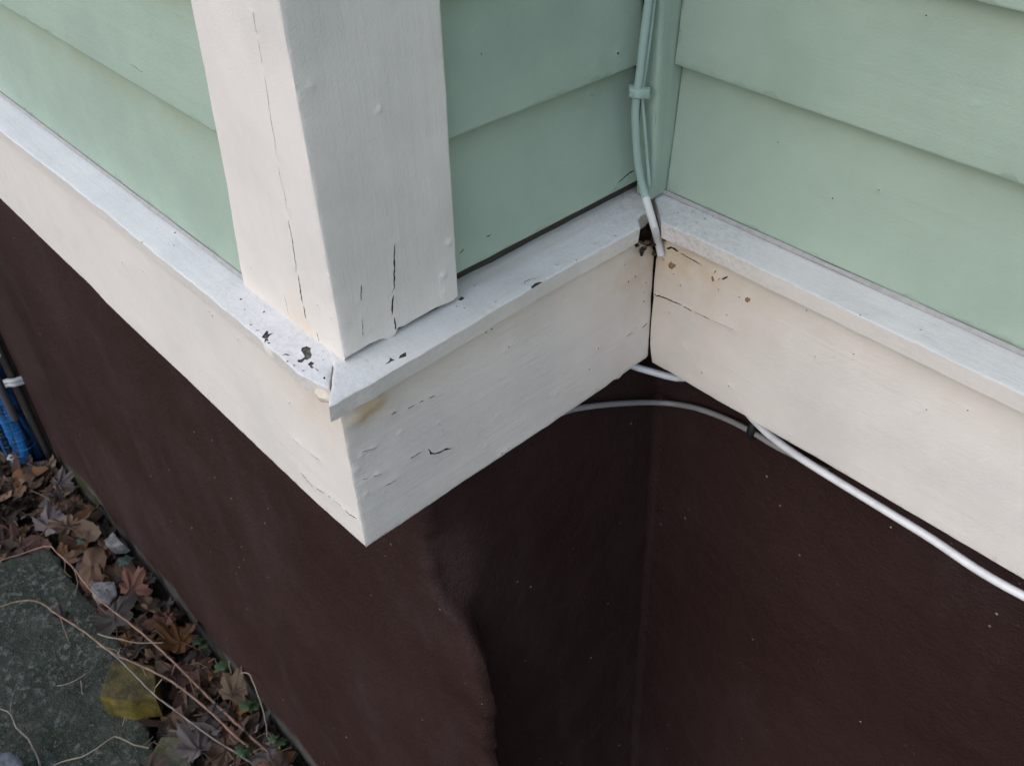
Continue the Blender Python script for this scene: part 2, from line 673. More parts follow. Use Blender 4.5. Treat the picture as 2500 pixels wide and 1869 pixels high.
def tube_geo(path, rad, sides=10, caps=True, step=None, wob=0.0, seed=0.0):
    """swept round tube through points (smoothed)"""
    p = [Vector(q) for q in path]
    if step:
        out = []
        for i in range(len(p) - 1):
            p0, p1, p2, p3 = p[max(i - 1, 0)], p[i], p[i + 1], p[min(i + 2, len(p) - 1)]
            k = max(1, int((p2 - p1).length / step))
            for j in range(k):
                s = j / k
                out.append(.5 * ((2 * p1) + (p2 - p0) * s + (2 * p0 - 5 * p1 + 4 * p2 - p3) * s * s + (3 * p1 - p0 - 3 * p2 + p3) * s ** 3))
        out.append(p[-1])
        p = out
    n = len(p)
    if wob:
        p = [q + Vector((noise.noise((i * .7, seed, 1)), noise.noise((i * .7, seed, 5)), noise.noise((i * .7, seed, 9)))) * wob for i, q in enumerate(p)]
    V, F = [], []
    up = None
    for i in range(n):
        tg = (p[min(i + 1, n - 1)] - p[max(i - 1, 0)]).normalized()
        if up is None:
            up = tg.orthogonal().normalized()
        up = (up - tg * up.dot(tg)).normalized()
        sd = tg.cross(up)
        r = rad(i / max(1, n - 1)) if callable(rad) else rad
        for k in range(sides):
            a = 2 * math.pi * k / sides
            V.append(p[i] + (up * math.cos(a) + sd * math.sin(a)) * r)
    for i in range(n - 1):
        for k in range(sides):
            a, b = i * sides + k, i * sides + (k + 1) % sides
            F.append((a, b, b + sides, a + sides))
    if caps:
        F.append(tuple(range(sides))[::-1])
        F.append(tuple((n - 1) * sides + k for k in range(sides)))
    return V, F


def merge(*gs):
    V, F = [], []
    for v, f in gs:
        k = len(V)
        V += list(v)
        F += [tuple(i + k for i in q) for q in f]
    return V, F


def box_geo(a, b):
    (x0, y0, z0), (x1, y1, z1) = a, b
    V = [Vector(q) for q in ((x0, y0, z0), (x1, y0, z0), (x1, y1, z0), (x0, y1, z0), (x0, y0, z1), (x1, y0, z1), (x1, y1, z1), (x0, y1, z1))]
    F = [(0, 3, 2, 1), (4, 5, 6, 7), (0, 1, 5, 4), (1, 2, 6, 5), (2, 3, 7, 6), (3, 0, 4, 7)]
    return V, F


# ------------------------------------------------------------------ ground
def gz(x, y):
    return ZG - .012 + .012 * noise.noise((x * 4, y * 4, 2)) + .006 * noise.noise((x * 15, y * 15, 4))


def axis_steps(lo, hi, fine, far):
    a = list(np.arange(lo, hi, fine))
    s, q = fine, hi
    while q < far:
        a.append(q)
        s *= 1.5
        q += s
    s, q = fine, lo
    while q > -far:
        s *= 1.5
        q -= s
        a.insert(0, q)
    return a


gxs = axis_steps(-2.6, 1.2, .05, 80)
gys = axis_steps(-1.2, .3, .05, 80)
V = [Vector((x, y, gz(x, y))) for y in gys for x in gxs]
nx = len(gxs)
F = [(j * nx + i, j * nx + i + 1, (j + 1) * nx + i + 1, (j + 1) * nx + i) for j in range(len(gys) - 1) for i in range(nx - 1)]
tag(mesh_obj('ground', V, F, 'soil', sharp=None), kind='structure')

# ------------------------------------------------------------------ house
house = empty('house', (0, 0, ZG), 'pale green clapboard house corner with cream trim above a dark brown rendered foundation', 'house')

# --- foundation: rendered wall following the outer and the inner corner
FA = Plane((0, GA, 0), X, Z)
prof = [FA.px(*q) for q in [(1047, 1200), (1050, 1260), (1054, 1330), (1062, 1430), (1082, 1480), (1110, 1522), (1140, 1575), (1176, 1650), (1192, 1740), (1200, 1863)]]
pz = np.array([q[1] for q in prof][::-1])
px_ = np.array([q[0] for q in prof][::-1])


def corner_x(z):
    base = float(np.interp(z, pz, px_)) if z < pz[-1] else float(px_[-1])
    if z < pz[0]:
        base = float(px_[0])
    return base - .004 + .004 * noise.noise((z * 26, 1.2, 0)) + .004 * noise.noise((z * 75, 4.2, 0)) + .002 * noise.noise((z * 190, 2.2, 0))


zs = list(np.arange(-.10, -.995, -.009)) + list(np.arange(-1.0, ZG - .12, -.012))
RC = .012
aD = list(np.arange(RC, 2.2, .014)) + [2.4, 2.8, 3.4, 4.2]
arc = [-80, -68, -56, -44, -32, -20, -8]
bT = [RC, RC + .008] + list(np.arange(RC + .018, D + GC - GA - .004, .012)) + [D + GC - GA]
cX = list(np.arange(.01, .75, .012)) + [.8, .9, 1.1, 1.4, 1.8, 2.4]
rows, foot = [], []
for z in zs:
    cx = corner_x(z)
    row = []
    for a in aD[::-1]:
        row.append(Vector((cx - a, GA, z)))
    for q in arc:
        q = math.radians(q)
        row.append(Vector((cx - RC + RC * math.cos(q), GA + RC + RC * math.sin(q), z)))
    for b in bT:
        f = math.exp(-((b - RC) / .016) ** 2)
        row.append(Vector((-GB + (cx + GB) * f, GA + b, z)))
    for c in cX:
        row.append(Vector((-GB + c, D + GC, z)))
    rows.append(row)
nA, nB = len(aD), len(arc) + len(bT)
V, foot = [], []
for row in rows:
    for i, p in enumerate(row):
        w = noise.noise((p.x * 5, p.y * 5, p.z * 5)) * .004 + noise.noise((p.x * 22, p.y * 22, p.z * 22)) * .0014 + noise.noise((p.x * 70, p.y * 70, p.z * 70)) * .0006
        if i >= nA + nB - 1:
            d = Vector((0, -1, 0))
        else:
            k = min(1.0, max(0.0, (i - nA + 1) / 8.0))
            d = Vector((k, k - 1, 0)).normalized()
        near = math.exp(-((i - nA - 3) / 6.0) ** 2)
        w += near * (.006 * noise.noise((p.x * 14, 7, p.z * 24)) + .0025 * noise.noise((p.x * 40, p.y * 40, p.z * 60)) + .001 * noise.noise((p.x * 90, p.y * 90, p.z * 120)))
        V.append(p + d * w)
        e = ZG + .07 + .034 * noise.noise((p.x * 7, p.y * 7, 5)) + .010 * noise.noise((p.x * 40, p.y * 40, 8))
        foot.append(1.0 if p.z < e - .008 else (0.0 if p.z > e + .008 else .5))
m_ = len(rows[0])
F = [(j * m_ + i, (j + 1) * m_ + i, (j + 1) * m_ + i + 1, j * m_ + i + 1) for j in range(len(rows) - 1) for i in range(m_ - 1)]
fo = mesh_obj('foundation', V, F, 'brown_render', house, attrs={'foot': foot}, sharp=None)
fo['label'] = 'dark brown painted cement foundation under the cream boards'

# --- skirt boards
skA, skB, skC = Plane((0, 0, 0), X, Z), Plane((0, 0, 0), Y, Z), Plane((0, D, 0), X, Z)
TH = .018
bot = [skA.px(*q) for q in [(893, 1335), (780, 1235), (670, 1131), (560, 1026), (450, 920), (335, 812), (262, 742), (222, 698), (150, 630), (70, 552), (0, 485)]]
bot[0] = (-.0006, bot[0][1])
sl = (bot[-1][1] - bot[-3][1]) / (bot[-1][0] - bot[-3][0])
bot.append((-2.6, -H + .012))
holesA = []
holesA += dashed([skA.px(*q) for q in z7([(440, 1185), (500, 1260), (590, 1315), (660, 1370), (720, 1430), (768, 1455)])], .0010)
holesA += dashed([skA.px(*q) for q in z7([(495, 1080), (548, 1115)])], .0008)
holesA += dashed([skA.px(*q) for q in z7([(390, 990), (470, 1060)])], .0004)
holesA.append(patch([skA.px(*q) for q in z7([(470, 690), (520, 688), (590, 705), (592, 728), (560, 722), (510, 705), (478, 702)])], .005))
for q in [(582, 828), (708, 983), (352, 662), (520, 770), (512, 760), (300, 640)]:
    holesA.append(dot(skA.px(*q), .0007))


def st_corner(u, v):       # grime under the ledge by the outer corner
    return .45 * math.exp(-((u + .03) / .07) ** 2) * math.exp(-((v + .02) / .035) ** 2)


gA = panel_geo(skA, bot + [(-2.6, -.0006), (-.0006, -.0006)], holesA, TH, .0022, .010, .0005, .0006,
               back=lambda u, v: (min(u, -TH - .001), v), stain_shade=st_corner, seed=2)
panel('skirt_board', house, ['cream_x', 'bare_wood'], gA)['label'] = 'long cream skirt board running away to the left'

botB = [skB.px(*q) for q in [(893, 1337), (950, 1299), (1050, 1232), (1130, 1177), (1200, 1131), (1300, 1065), (1400, 998), (1480, 944), (1500, 928), (1512, 925), (1522, 914), (1578, 874)]]
botB[0] = (.0004, botB[0][1])
hB = [crack([skB.px(*q) for q in z7([(1170, 1050), (1185, 1078), (1215, 1080), (1265, 1055), (1305, 1048)])], .0020, .005),
      crack([skB.px(*q) for q in z7([(1065, 1110), (1110, 1080), (1132, 1068)])], .0010),
      crack([skB.px(*q) for q in z7([(950, 852), (985, 838)])], .0012),
      crack([skB.px(*q) for q in z7([(915, 1265), (990, 1230)])], .0006),
      crack([skB.px(*q) for q in z8([(1425, 690), (1462, 655)])], .0012)]
hB += dashed([skB.px(*q) for q in z7([(1050, 820), (1110, 790), (1155, 768), (1210, 745)])], .0010, .02, .003)
hB += dashed([skB.px(*q) for q in z7([(1230, 900), (1260, 960), (1240, 1020)])], .0004, .008, .004)
hB += dashed([skB.px(*q) for q in z8([(1320, 745), (1370, 712)])], .0005)
hB += dashed([skB.px(*q) for q in z7([(785, 1068), (830, 1055), (870, 1040)])], .0006)
hB += dashed([skB.px(*q) for q in z7([(790, 1230), (850, 1210), (920, 1190)])], .0004)
for q in z8([(1303, 262), (1378, 342), (1330, 377), (1445, 382), (1436, 450), (1436, 510), (1130, 825), (855, 1130), (525, 815), (1070, 965), (410, 695), (372, 718), (526, 1500), (480, 1532), (1115, 1100), (985, 240)]):
    hB.append(dot(skB.px(*q), .0005 + .0004 * RNG.random()))
bB = [(*skB.px(*q), r_, h_) for q, r_, h_ in [(z7([(750, 868)])[0], .009, .0035), (z7([(790, 835)])[0], .008, .0022), (z7([(840, 785)])[0], .010, .0030), (z7([(880, 765)])[0], .008, .0026), (z7([(930, 860)])[0], .012, .0014), (z7([(1010, 958)])[0], .004, .0011), (z7([(880, 1190)])[0], .003, .0009), (z7([(812, 1310)])[0], .003, .0009), (z7([(760, 1170)])[0], .005, .0014), (z7([(785, 1090)])[0], .004, .0012), (z7([(855, 1040)])[0], .004, .0009), (z8([(455, 1280)])[0], .004, .0008), (z8([(380, 1480)])[0], .004, .0008)]]


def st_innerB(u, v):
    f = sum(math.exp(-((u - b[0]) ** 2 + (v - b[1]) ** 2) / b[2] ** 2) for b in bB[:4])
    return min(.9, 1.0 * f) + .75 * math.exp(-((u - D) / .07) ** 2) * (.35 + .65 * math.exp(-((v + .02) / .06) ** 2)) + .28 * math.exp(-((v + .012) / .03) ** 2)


gB = panel_geo(skB, botB + [(D + .0004, botB[-1][1] + .001), (D + .0004, -.026), (D - .004, -.019), (D - .010, -.016), (D - .016, -.012), (D - .024, -.012), (D - .030, -.0006), (.0004, -.0006)], hB, TH, .0024, .008, .0008, .0007, bB,
               back=lambda u, v: (max(u, TH + .001), v), stain_shade=st_innerB, seed=5)
panel('skirt_board', house, ['cream_y', 'bare_wood'], gB)['label'] = 'short cream skirt board with a dark split, on the return'

gap = [(.016, -.0006), (.0125, -.010), (.005, -.013), (.0042, -.024), (.0024, -.034), (.0020, -.045), (.0016, -.06), (.0020, -.075), (.0015, -.085), (.0008, -.11), (.0012, -.13)]
botC = [skC.px(*q) for q in [(1592, 884), (1650, 917), (1750, 977), (1820, 1015), (1830, 1023), (1842, 1032), (1850, 1036), (2000, 1121), (2250, 1267), (2500, 1414)]]
hC = [crack([skC.px(*q) for q in z5([(585, 1294), (640, 1330), (700, 1345), (760, 1368), (830, 1398), (900, 1430)])], .0014, .005),
      crack([skC.px(*q) for q in z5([(770, 1360), (755, 1375), (775, 1385)])], .0010, .003),
      crack([skC.px(*q) for q in z5([(905, 1432), (960, 1465), (1000, 1480)])], .0011),
      crack([skC.px(*q) for q in z5([(1010, 1488), (1100, 1530), (1180, 1570)])], .0007),
      crack([skC.px(*q) for q in z5([(740, 856), (782, 838), (815, 855), (860, 885)])], .0022, .003),
      crack([skC.px(*q) for q in z5([(870, 890), (940, 930), (1000, 968), (1070, 1005), (1098, 1028)])], .0011),
      crack([skC.px(*q) for q in z5([(1240, 1068), (1222, 1090), (1215, 1108)])], .0010),
      crack([skC.px(*q) for q in z5([(1258, 1172), (1285, 1150)])], .0010),
      crack([skC.px(*q) for q in z5([(690, 935), (705, 965), (718, 978)])], .0012, .002, mat=2),
      patch([skC.px(*q) for q in z5([(1292, 1160), (1320, 1142), (1362, 1128), (1345, 1150), (1315, 1168)])], .002),
      patch([skC.px(*q) for q in z5([(765, 1000), (785, 985), (800, 1000), (835, 1015), (825, 1040), (795, 1058), (768, 1048), (755, 1022)])], .0008, 2),
      patch([skC.px(*q) for q in z5([(1525, 1360), (1550, 1345), (1582, 1358), (1578, 1385), (1552, 1398), (1530, 1388)])], .0008, 2),
      patch([skC.px(*q) for q in z5([(1190, 1140), (1205, 1125), (1215, 1150), (1225, 1175), (1212, 1188), (1195, 1170)])], .0008, 2)]
hC += dashed([skC.px(*q) for q in z5([(1190, 1572), (1280, 1610), (1350, 1645), (1450, 1690)])], .0004)
for q in z5([(878, 1220), (1262, 1264), (810, 1108), (1468, 1340), (300, 0)]) [:4] + [(1991, 869), (2086, 863), (1714, 907), (1780, 941), (2262, 999), (2363, 1001), (1636, 762), (1715, 910), (1970, 757), (1775, 768)]:
    hC.append(dot(skC.px(*q), .0006))
bC = [(*skC.px(*z8([(1718, 822)])[0]), .006, .0012), (*skC.px(*z8([(1535, 345)])[0]), .004, .0008)]


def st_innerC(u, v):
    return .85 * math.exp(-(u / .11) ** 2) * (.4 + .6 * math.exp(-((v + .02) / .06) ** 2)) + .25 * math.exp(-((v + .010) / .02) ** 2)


oc = gap + botC + [(2.0, botC[-1][1] - .002), (2.0, -.0006)]
gC = panel_geo(skC, oc, hC, TH, .0012, .009, .0005, .0007, bC, stain_shade=st_innerC, seed=9)
panel('skirt_board', house, ['cream_x', 'bare_wood', 'rust'], gC)['label'] = 'cream skirt board of the right wall above the white cable'

# --- ledges (sloping drip boards)
ldA = Plane((0, -PA, T), X, (0, SA + PA, TB - T))
ldB = Plane((PB_, 0, T), Y, (-(SB + PB_), 0, TB - T))
ldC = Plane((0, D - PC, T), X, (0, SCC + PC, TB - T))
fA = [ldA.px(*q) for q in [(810, 893), (804, 945), (795, 946), (770, 936), (753, 925), (725, 908), (698, 885), (635, 827), (550, 757), (450, 676), (350, 596), (250, 513), (120, 412), (0, 320)]]
mB = SA + .045
oA = fA + [(-2.6, .001), (-2.6, mB), (-.03, mB)]
hLA = [patch([ldA.px(*q) for q in z6([(375, 1130), (390, 1145), (388, 1165), (435, 1155), (400, 1180), (385, 1205), (390, 1228), (372, 1225), (352, 1245), (360, 1210), (330, 1195), (350, 1165)])], .0014),
       patch([ldA.px(*q) for q in z6([(690, 1285), (740, 1272), (770, 1290), (765, 1320), (782, 1345), (770, 1375), (738, 1395), (715, 1392), (690, 1420), (655, 1415), (650, 1393), (690, 1385), (715, 1365), (700, 1335), (680, 1310)])], .0014),
       patch([ldA.px(*q) for q in z6([(742, 1432), (775, 1408), (800, 1425), (782, 1445), (800, 1466), (770, 1470), (758, 1448)])], .0012),
       crack([ldA.px(*q) for q in z6([(510, 1355), (540, 1345), (580, 1358)])], .0014, .0012),
       crack([ldA.px(*q) for q in z6([(270, 1130), (312, 1132)])], .0012, .001),
       crack([ldA.px(*q) for q in z6([(395, 1238), (392, 1252)])], .0022, .001),
       crack([ldA.px(*q) for q in z7([(440, 605), (462, 598)])], .0010, .001),
       crack([ldA.px(*q) for q in z7([(520, 585), (540, 610)])], .0010, .001),
       crack([ldA.px(*q) for q in z7([(565, 648), (580, 645)])], .0022, .0015)]
for q in [(342, 598), (345, 592), (258, 530), (425, 600), (428, 570)] + z6([(230, 1080), (560, 1410), (620, 1445), (350, 960), (345, 965), (170, 940), (140, 850)]):
    hLA.append(dot(ldA.px(*q), .0006 + .0005 * RNG.random(), .001))


def dirtA(u, v):
    return .26 + .5 * math.exp(-((u + .05) / .12) ** 2)


gLA = panel_geo(ldA, oA, hLA, .0156, .0022, .008, .0010, .0008, dirt=dirtA, seed=12, freq=20, side=2)
panel('ledge', house, ['ledge_x', 'weathered_wood', 'cream_x'], gLA)['label'] = 'cream drip ledge with flaking paint, left of the corner post'

oB = [ldB.px(*q) for q in [(815, 897), (808, 950), (804, 991), (850, 966), (900, 939), (1000, 880), (1100, 820), (1200, 761), (1350, 673), (1500, 591), (1563, 555), (1558, 536), (1563, 526), (1578, 517), (1594, 503)]]
oB = oB + [(D + SCC + .008, mB), (.03, mB)]
hLB = [patch([ldB.px(*q) for q in z6([(1560, 1385), (1575, 1355), (1625, 1325), (1628, 1365), (1600, 1375)])], .0012),
       patch([ldB.px(*q) for q in z6([(1440, 1435), (1478, 1402), (1485, 1375), (1525, 1400), (1490, 1412)])], .0012),
       patch([ldB.px(*q) for q in z8([(700, 436), (680, 418), (705, 392), (755, 380), (745, 406), (716, 428)])], .0012, 2),
       patch([ldB.px(*q) for q in z8([(188, 505), (212, 482), (232, 492), (216, 508)])], .002),
       crack([ldB.px(*q) for q in z8([(636, 402), (642, 380), (680, 364), (712, 362)])], .0006, .001)]
for q in z8([(180, 545), (230, 560), (440, 520), (850, 270), (985, 238), (1110, 130), (1250, 75), (300, 410)]):
    hLB.append(dot(ldB.px(*q), .0006, .001))
bLB = [(*ldB.px(*q), .004, .0008) for q in z8([(820, 350), (350, 600), (405, 565), (230, 540)])]


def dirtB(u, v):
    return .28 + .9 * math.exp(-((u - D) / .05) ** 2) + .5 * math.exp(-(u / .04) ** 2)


def stB(u, v):
    return .30 * math.exp(-max(0.0, SB + PB_ - .004 - v) / .004)


gLB = panel_geo(ldB, oB, hLB, .0156, .0026, .007, .0010, .0009, bLB, dirt=dirtB, stain_shade=stB, seed=15, freq=24, side=3)
panel('ledge', house, ['ledge_y', 'weathered_wood', 'bare_wood', 'cream_y'], gLB)['label'] = 'cream drip ledge of the short return wall'

oC = [ldC.px(*q) for q in [(1606, 500), (1609, 520), (1614, 545), (1632, 552), (1700, 581), (1850, 653), (2000, 725), (2250, 844), (2500, 964)]]
mC = SCC + .045
oC = oC + [(2.0, 0.0), (2.0, mC), (-.02, mC), (-.02, SCC + PC - .004)]
hLC = [crack([ldC.px(*q) for q in z5([(618, 430), (632, 500), (645, 580)])], .0014, .004) if False else dot(ldC.px(1655, 520), .0006, .001)]
for q in [(1700, 545), (1720, 535), (1760, 560), (2247, 807), (2100, 770), (1740, 530), (1690, 520)]:
    hLC.append(dot(ldC.px(*q), .0006, .001))
bLC = [(*ldC.px(*q), .006, .0009) for q in [(2280, 803), (2250, 830), (2155, 770), (2262, 838), (1655, 485), (1700, 506)]]


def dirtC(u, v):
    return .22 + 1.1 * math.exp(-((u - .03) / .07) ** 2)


gLC = panel_geo(ldC, oC, hLC, .0156, .0022, .009, .0007, .0007, bLC, dirt=dirtC, seed=18, freq=20, side=2)
panel('ledge', house, ['ledge_x', 'weathered_wood', 'cream_x'], gLC)['label'] = 'cream drip ledge of the right wall'

# --- corner post
pA = Plane((-QB, QA, TB), X, Z)
pB = Plane((-QB, QA, TB), Y, Z)
TOPP = TOP - TB
lftx = [pA.px(*q) for q in [(599, 723), (582, 633), (557, 480), (531, 339), (463, 0)]]
zA = -.004
oPA = [(-.0007, zA), (-.0007, .4)] + [(-.0007, TOPP), (lftx[-1][0] - .004, TOPP)] + lftx[::-1] + [(lftx[0][0] + .001, zA)]
hPA = dashed([pA.px(*q) for q in z2([(400, 60), (418, 190), (440, 310), (470, 480), (490, 620), (512, 740), (525, 800), (540, 930), (560, 1030), (580, 1110), (595, 1215)])], .0005, .045, .0018)
hPA += [crack([pA.px(*q) for q in z6([(572, 118), (575, 160), (592, 230), (608, 320), (618, 400), (632, 490), (642, 535), (640, 605)])], .0009, .004),
        crack([pA.px(*q) for q in z6([(658, 620), (672, 700), (690, 820), (706, 895)])], .0015, .006),
        crack([pA.px(*q) for q in z6([(710, 902), (722, 990), (732, 1022)])], .0013, .006),
        crack([pA.px(*q) for q in z6([(530, 790), (555, 880), (578, 990)])], .0004, .002),
        crack([pA.px(*q) for q in z6([(825, 1140), (840, 1190), (848, 1230)])], .0009, .003)]
for q in z6([(958, 1020), (830, 900), (240, 560)]):
    hPA.append(dot(pA.px(*q), .0005))


def stPA(u, v):
    return .55 * math.exp(-((u + .055) / .015) ** 2) * math.exp(-(v / .03) ** 2) + .18 * math.exp(-(v / .02) ** 2)


gPA = panel_geo(pA, oPA, hPA, .022, r=.0026, res=.012, wave=.0006, lumps=.0007, stain_shade=stPA, seed=31, back=lambda u, v: (min(u, -.023), v))
rgtx = [pB.px(*q) for q in [(1119, 723), (1112, 600), (1100, 400), (1088, 200), (1075, 0)]]
botP = [(.0007, .0), *[pB.px(*q) for q in z6([(1060, 1408), (1110, 1370), (1200, 1318), (1300, 1255), (1400, 1208), (1452, 1206), (1470, 1216), (1535, 1172), (1560, 1110), (1615, 1092), (1700, 1042), (1800, 984), (1900, 928), (2000, 888), (2060, 862)])]]
oPB = botP + rgtx + [(rgtx[-1][0] + .0, TOPP), (.0007, TOPP), (.0007, .4)]
hPB = [crack([pB.px(*q) for q in z6([(1525, 340), (1523, 480), (1521, 600), (1523, 745), (1500, 790)])], .0014, .006),
       crack([pB.px(*q) for q in z6([(1512, 805), (1505, 900), (1500, 1000)])], .0015, .006),
       crack([pB.px(*q) for q in z6([(1522, 1008), (1528, 1060), (1536, 1125)])], .0013, .006),
       crack([pB.px(*q) for q in z6([(1222, 720), (1221, 790), (1222, 862)])], .0010, .004)]
hPB += dashed([pB.px(*q) for q in z6([(1230, 1010), (1233, 1100), (1238, 1190)])], .0009)
bPB = [(*pB.px(*q), r_, h_) for q, r_, h_ in [(z2([(728, 495)])[0], .005, .0012), (z2([(1125, 625)])[0], .003, .0010), (z2([(1115, 650)])[0], .003, .0008), (z2([(1525, 1395)])[0], .004, .0012), (z2([(1490, 1590)])[0], .004, .0012), (z6([(2018, 340)])[0], .004, .001), (z6([(1965, 640)])[0], .004, .001), (z6([(1975, 780)])[0], .003, .001), (z6([(1290, 1130)])[0], .004, .0010), (z6([(1070, 1060)])[0], .006, .0010)]]
gPB = panel_geo(pB, oPB, hPB, r=.0020, res=.009, wave=.0004, lumps=.0009, bumps=bPB, seed=36, thick=.018, back=lambda u, v: (max(u, .019), v))
# sides and core of the post
cv, cf = box_geo((-QB - .10, QA + .005, TB - .004), (-QB - .0045, QA + WB - .006, TOP))
gcore = (cv, cf, [1] * len(cf), {})
post = panel('corner_post', house, ['cream_z', 'bare_wood'], gPA, gPB, gcore)
post['label'] = 'square cream corner post with vertical splits'

bt = .018
# --- clapboard siding
LEAN = .011


def wall_backing(name, a, b):
    V, F = box_geo(a, b)
    return mesh_obj(name, V, F, 'wall_backing', house, smooth=False)


sideA = wall_backing('siding_wall', (-2.6, SA + .024, TB + .002), (-QB - .02, SA + .05, TOP))
sideA['label'] = 'pale green clapboard wall left of the corner post'
sideB = wall_backing('siding_wall', (-SB - .05, SA + .052, TB + .002), (-SB - .026, D + SCC + .05, TOP))
sideB['label'] = 'shaded green clapboards of the short return wall'
sideC = wall_backing('siding_wall', (-SB - .02, D + SCC + .024, TB + .002), (2.0, D + SCC + .05, TOP))
sideC['label'] = 'pale green clapboard wall on the right'


def course(parent, mat, off, axis, a, b, zl0, zl1, zr0, zr1, holes=(), bumps=(), seed=0.0, res=.02, inner=None):
    """one tapered board between a and b along X or Y; its foot height runs from zl0 to zr0"""
    lap = .022
    if axis == 'x':
        pl = Plane((0, off, 0), X, (0, LEAN, .115))
    else:
        pl = Plane((-off, 0, 0), Y, (-LEAN, 0, .115))
    k = 1 / pl.v.z
    ol = [(a, zl0 * k), (b, zr0 * k), (b, (zr1 + lap) * k), (a, (zl1 + lap) * k)]
    # lean starts at the foot of each board
    pl.o = pl.o - pl.v * 0
    zc = .5 * (zl0 + zr0)
    pl.o = Vector((0, off, zc)) if axis == 'x' else Vector((-off, 0, zc))
    ol = [(u, v - zc * k) for u, v in ol]
    hs = [h(pl) for h in holes]
    bs = [(*pl.px(*q), r_, h_ * .6) for q, r_, h_ in bumps]
    g = panel_geo(pl, ol, hs, .0095, .0018, res, .0004, .0006, bs, seed=seed, freq=9, dirt=(lambda u, v: .75 * math.exp(-((u - inner) / .022) ** 2)) if inner is not None else None, stain_shade=lambda u, v: .55 * math.exp(-((v - (.5 * (zl1 + zr1) - zc)) / .014) ** 2))  # lap shadow painted as a tan band below the board above
    return panel('clapboard', parent, [mat, 'bare_wood'], g)


def zat(pl, q):
    u, v = pl.px(*q)
    return u, v


sA = Plane((0, SA, 0), X, Z)
sB_ = Plane((-SB, 0, 0), Y, Z)
sC_ = Plane((0, D + SCC, 0), X, Z)


def line_z(pl, q1, q2):
    (u1, v1), (u2, v2) = pl.px(*q1), pl.px(*q2)
    return lambda u: v1 + (v2 - v1) * (u - u1) / (u2 - u1)


lA1 = line_z(sA, (0, 32), (527, 334))
lB1 = line_z(sB_, (1099, 339), (1500, 181))
lC1 = line_z(sC_, (1640, 154), (2500, 452))
lC2 = line_z(sC_, (2377, 0), (2500, 26))


def cut(*q, w=.0008, d=.003):
    return lambda pl: crack([pl.px(*k) for k in q], w, d)


def spot(q, r_=.0006):
    return lambda pl: dot(pl.px(*q), r_)


EXP = Z2 - Z1
TOPN = 20


def lapShade(u, v):
    return .30 * (1 if v > .085 else 0)  # painted shadow of the lap, a tan tint high on the board


xa, xb = -2.6, -QB - .012
for i in range(TOPN):
    za = (lambda u, i=i: TB + .004 if i == 0 else lA1(max(u, -.9)) + (i - 1) * EXP * 1.0)
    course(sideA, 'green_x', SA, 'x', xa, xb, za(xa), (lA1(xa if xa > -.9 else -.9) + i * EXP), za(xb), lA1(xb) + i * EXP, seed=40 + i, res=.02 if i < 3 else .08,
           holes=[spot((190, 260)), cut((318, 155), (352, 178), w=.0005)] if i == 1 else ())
ya, yb = QA + WB - .010, D + SCC - bt + .004
for i in range(TOPN):
    za = (lambda u, i=i: TB + .013 if i == 0 else lB1(u) + (i - 1) * EXP)
    hs, bs = (), ()
    if i == 0:
        hs = [cut(*z3([(1080, 1055), (1110, 1030), (1150, 995), (1178, 985)]), w=.0014), cut(*z3([(320, 1368), (350, 1348)]), w=.0008), cut(*z3([(165, 1462), (190, 1440), (180, 1430)]), w=.0008),
              spot(z3([(932, 550)])[0])]
        bs = [(z3([(1090, 1015)])[0], .006, .0016)]
    if i == 1:
        hs = [spot(z3([(1080, 310)])[0], .0011), spot(z3([(295, 312)])[0])]
        bs = [(z3([(968, 352)])[0], .005, .0012), (z3([(1095, 300)])[0], .006, .0012), (z3([(365, 605)])[0], .004, .0008)]
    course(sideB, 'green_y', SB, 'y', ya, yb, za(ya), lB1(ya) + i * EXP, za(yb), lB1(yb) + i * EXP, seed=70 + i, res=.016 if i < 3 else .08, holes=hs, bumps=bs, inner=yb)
xa, xb = -SB + bt + .0012, 2.0
for i in range(TOPN):
    za = (lambda u, i=i: TB + .004 if i == 0 else lC1(min(u, .6)) + (i - 1) * EXP * 1.02)
    hs, bs = (), ()
    if i == 0:
        hs = [spot((1901, 347), .0005), spot((2033, 484), .0006), spot((2147, 463), .0006)]
        bs = [((1770, 332), .004, .0008), ((2146, 464), .005, .0010), ((1737, 458), .006, .0010)]
    if i == 1:
        hs = [spot((2262, 38), .0006)]
        bs = [((1745, 135), .007, .0016), ((2372, 256), .003, .0008), ((2386, 256), .003, .0008), ((2250, 123), .004, .0008), ((1955, 115), .007, .0008)]
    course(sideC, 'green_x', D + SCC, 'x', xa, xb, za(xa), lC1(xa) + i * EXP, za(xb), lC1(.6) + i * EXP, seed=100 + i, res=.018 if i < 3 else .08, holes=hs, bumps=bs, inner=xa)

V, F = box_geo((-SB - .022, QA + WB - .01, TB - .006), (-SB - .0085, D + SCC - .002, TB + .03))
mesh_obj('sill_strip', V, F, 'bare_wood', house, smooth=False)

# --- green batten in the inner corner
bt = .018
bo = [(-SB + .001, D + SCC - .001), (-SB + bt, D + SCC - bt)]
gv = []
pb1 = Plane((-SB + bt, D + SCC - bt, TB), Y, Z)      # face towards the recess
pb2 = Plane((-SB, D + SCC - bt, TB), X, Z)
g1 = panel_geo(pb1, [(.0007, .001), (bt + .02, .001), (bt + .02, 1.9), (.0007, 1.9)], (), r=.003, res=.012, wave=.0006, lumps=.0012, seed=51, extrude=False, freq=30)
g2 = panel_geo(pb2, [(.0, .001), (bt - .0007, .001), (bt - .0007, 1.9), (.0, 1.9)], (), r=.003, res=.012, wave=.0006, lumps=.0012, seed=54, extrude=False, freq=30)
panel('corner_batten', house, ['green_z', 'bare_wood'], g1, g2)['label'] = 'narrow green batten in the inner corner'

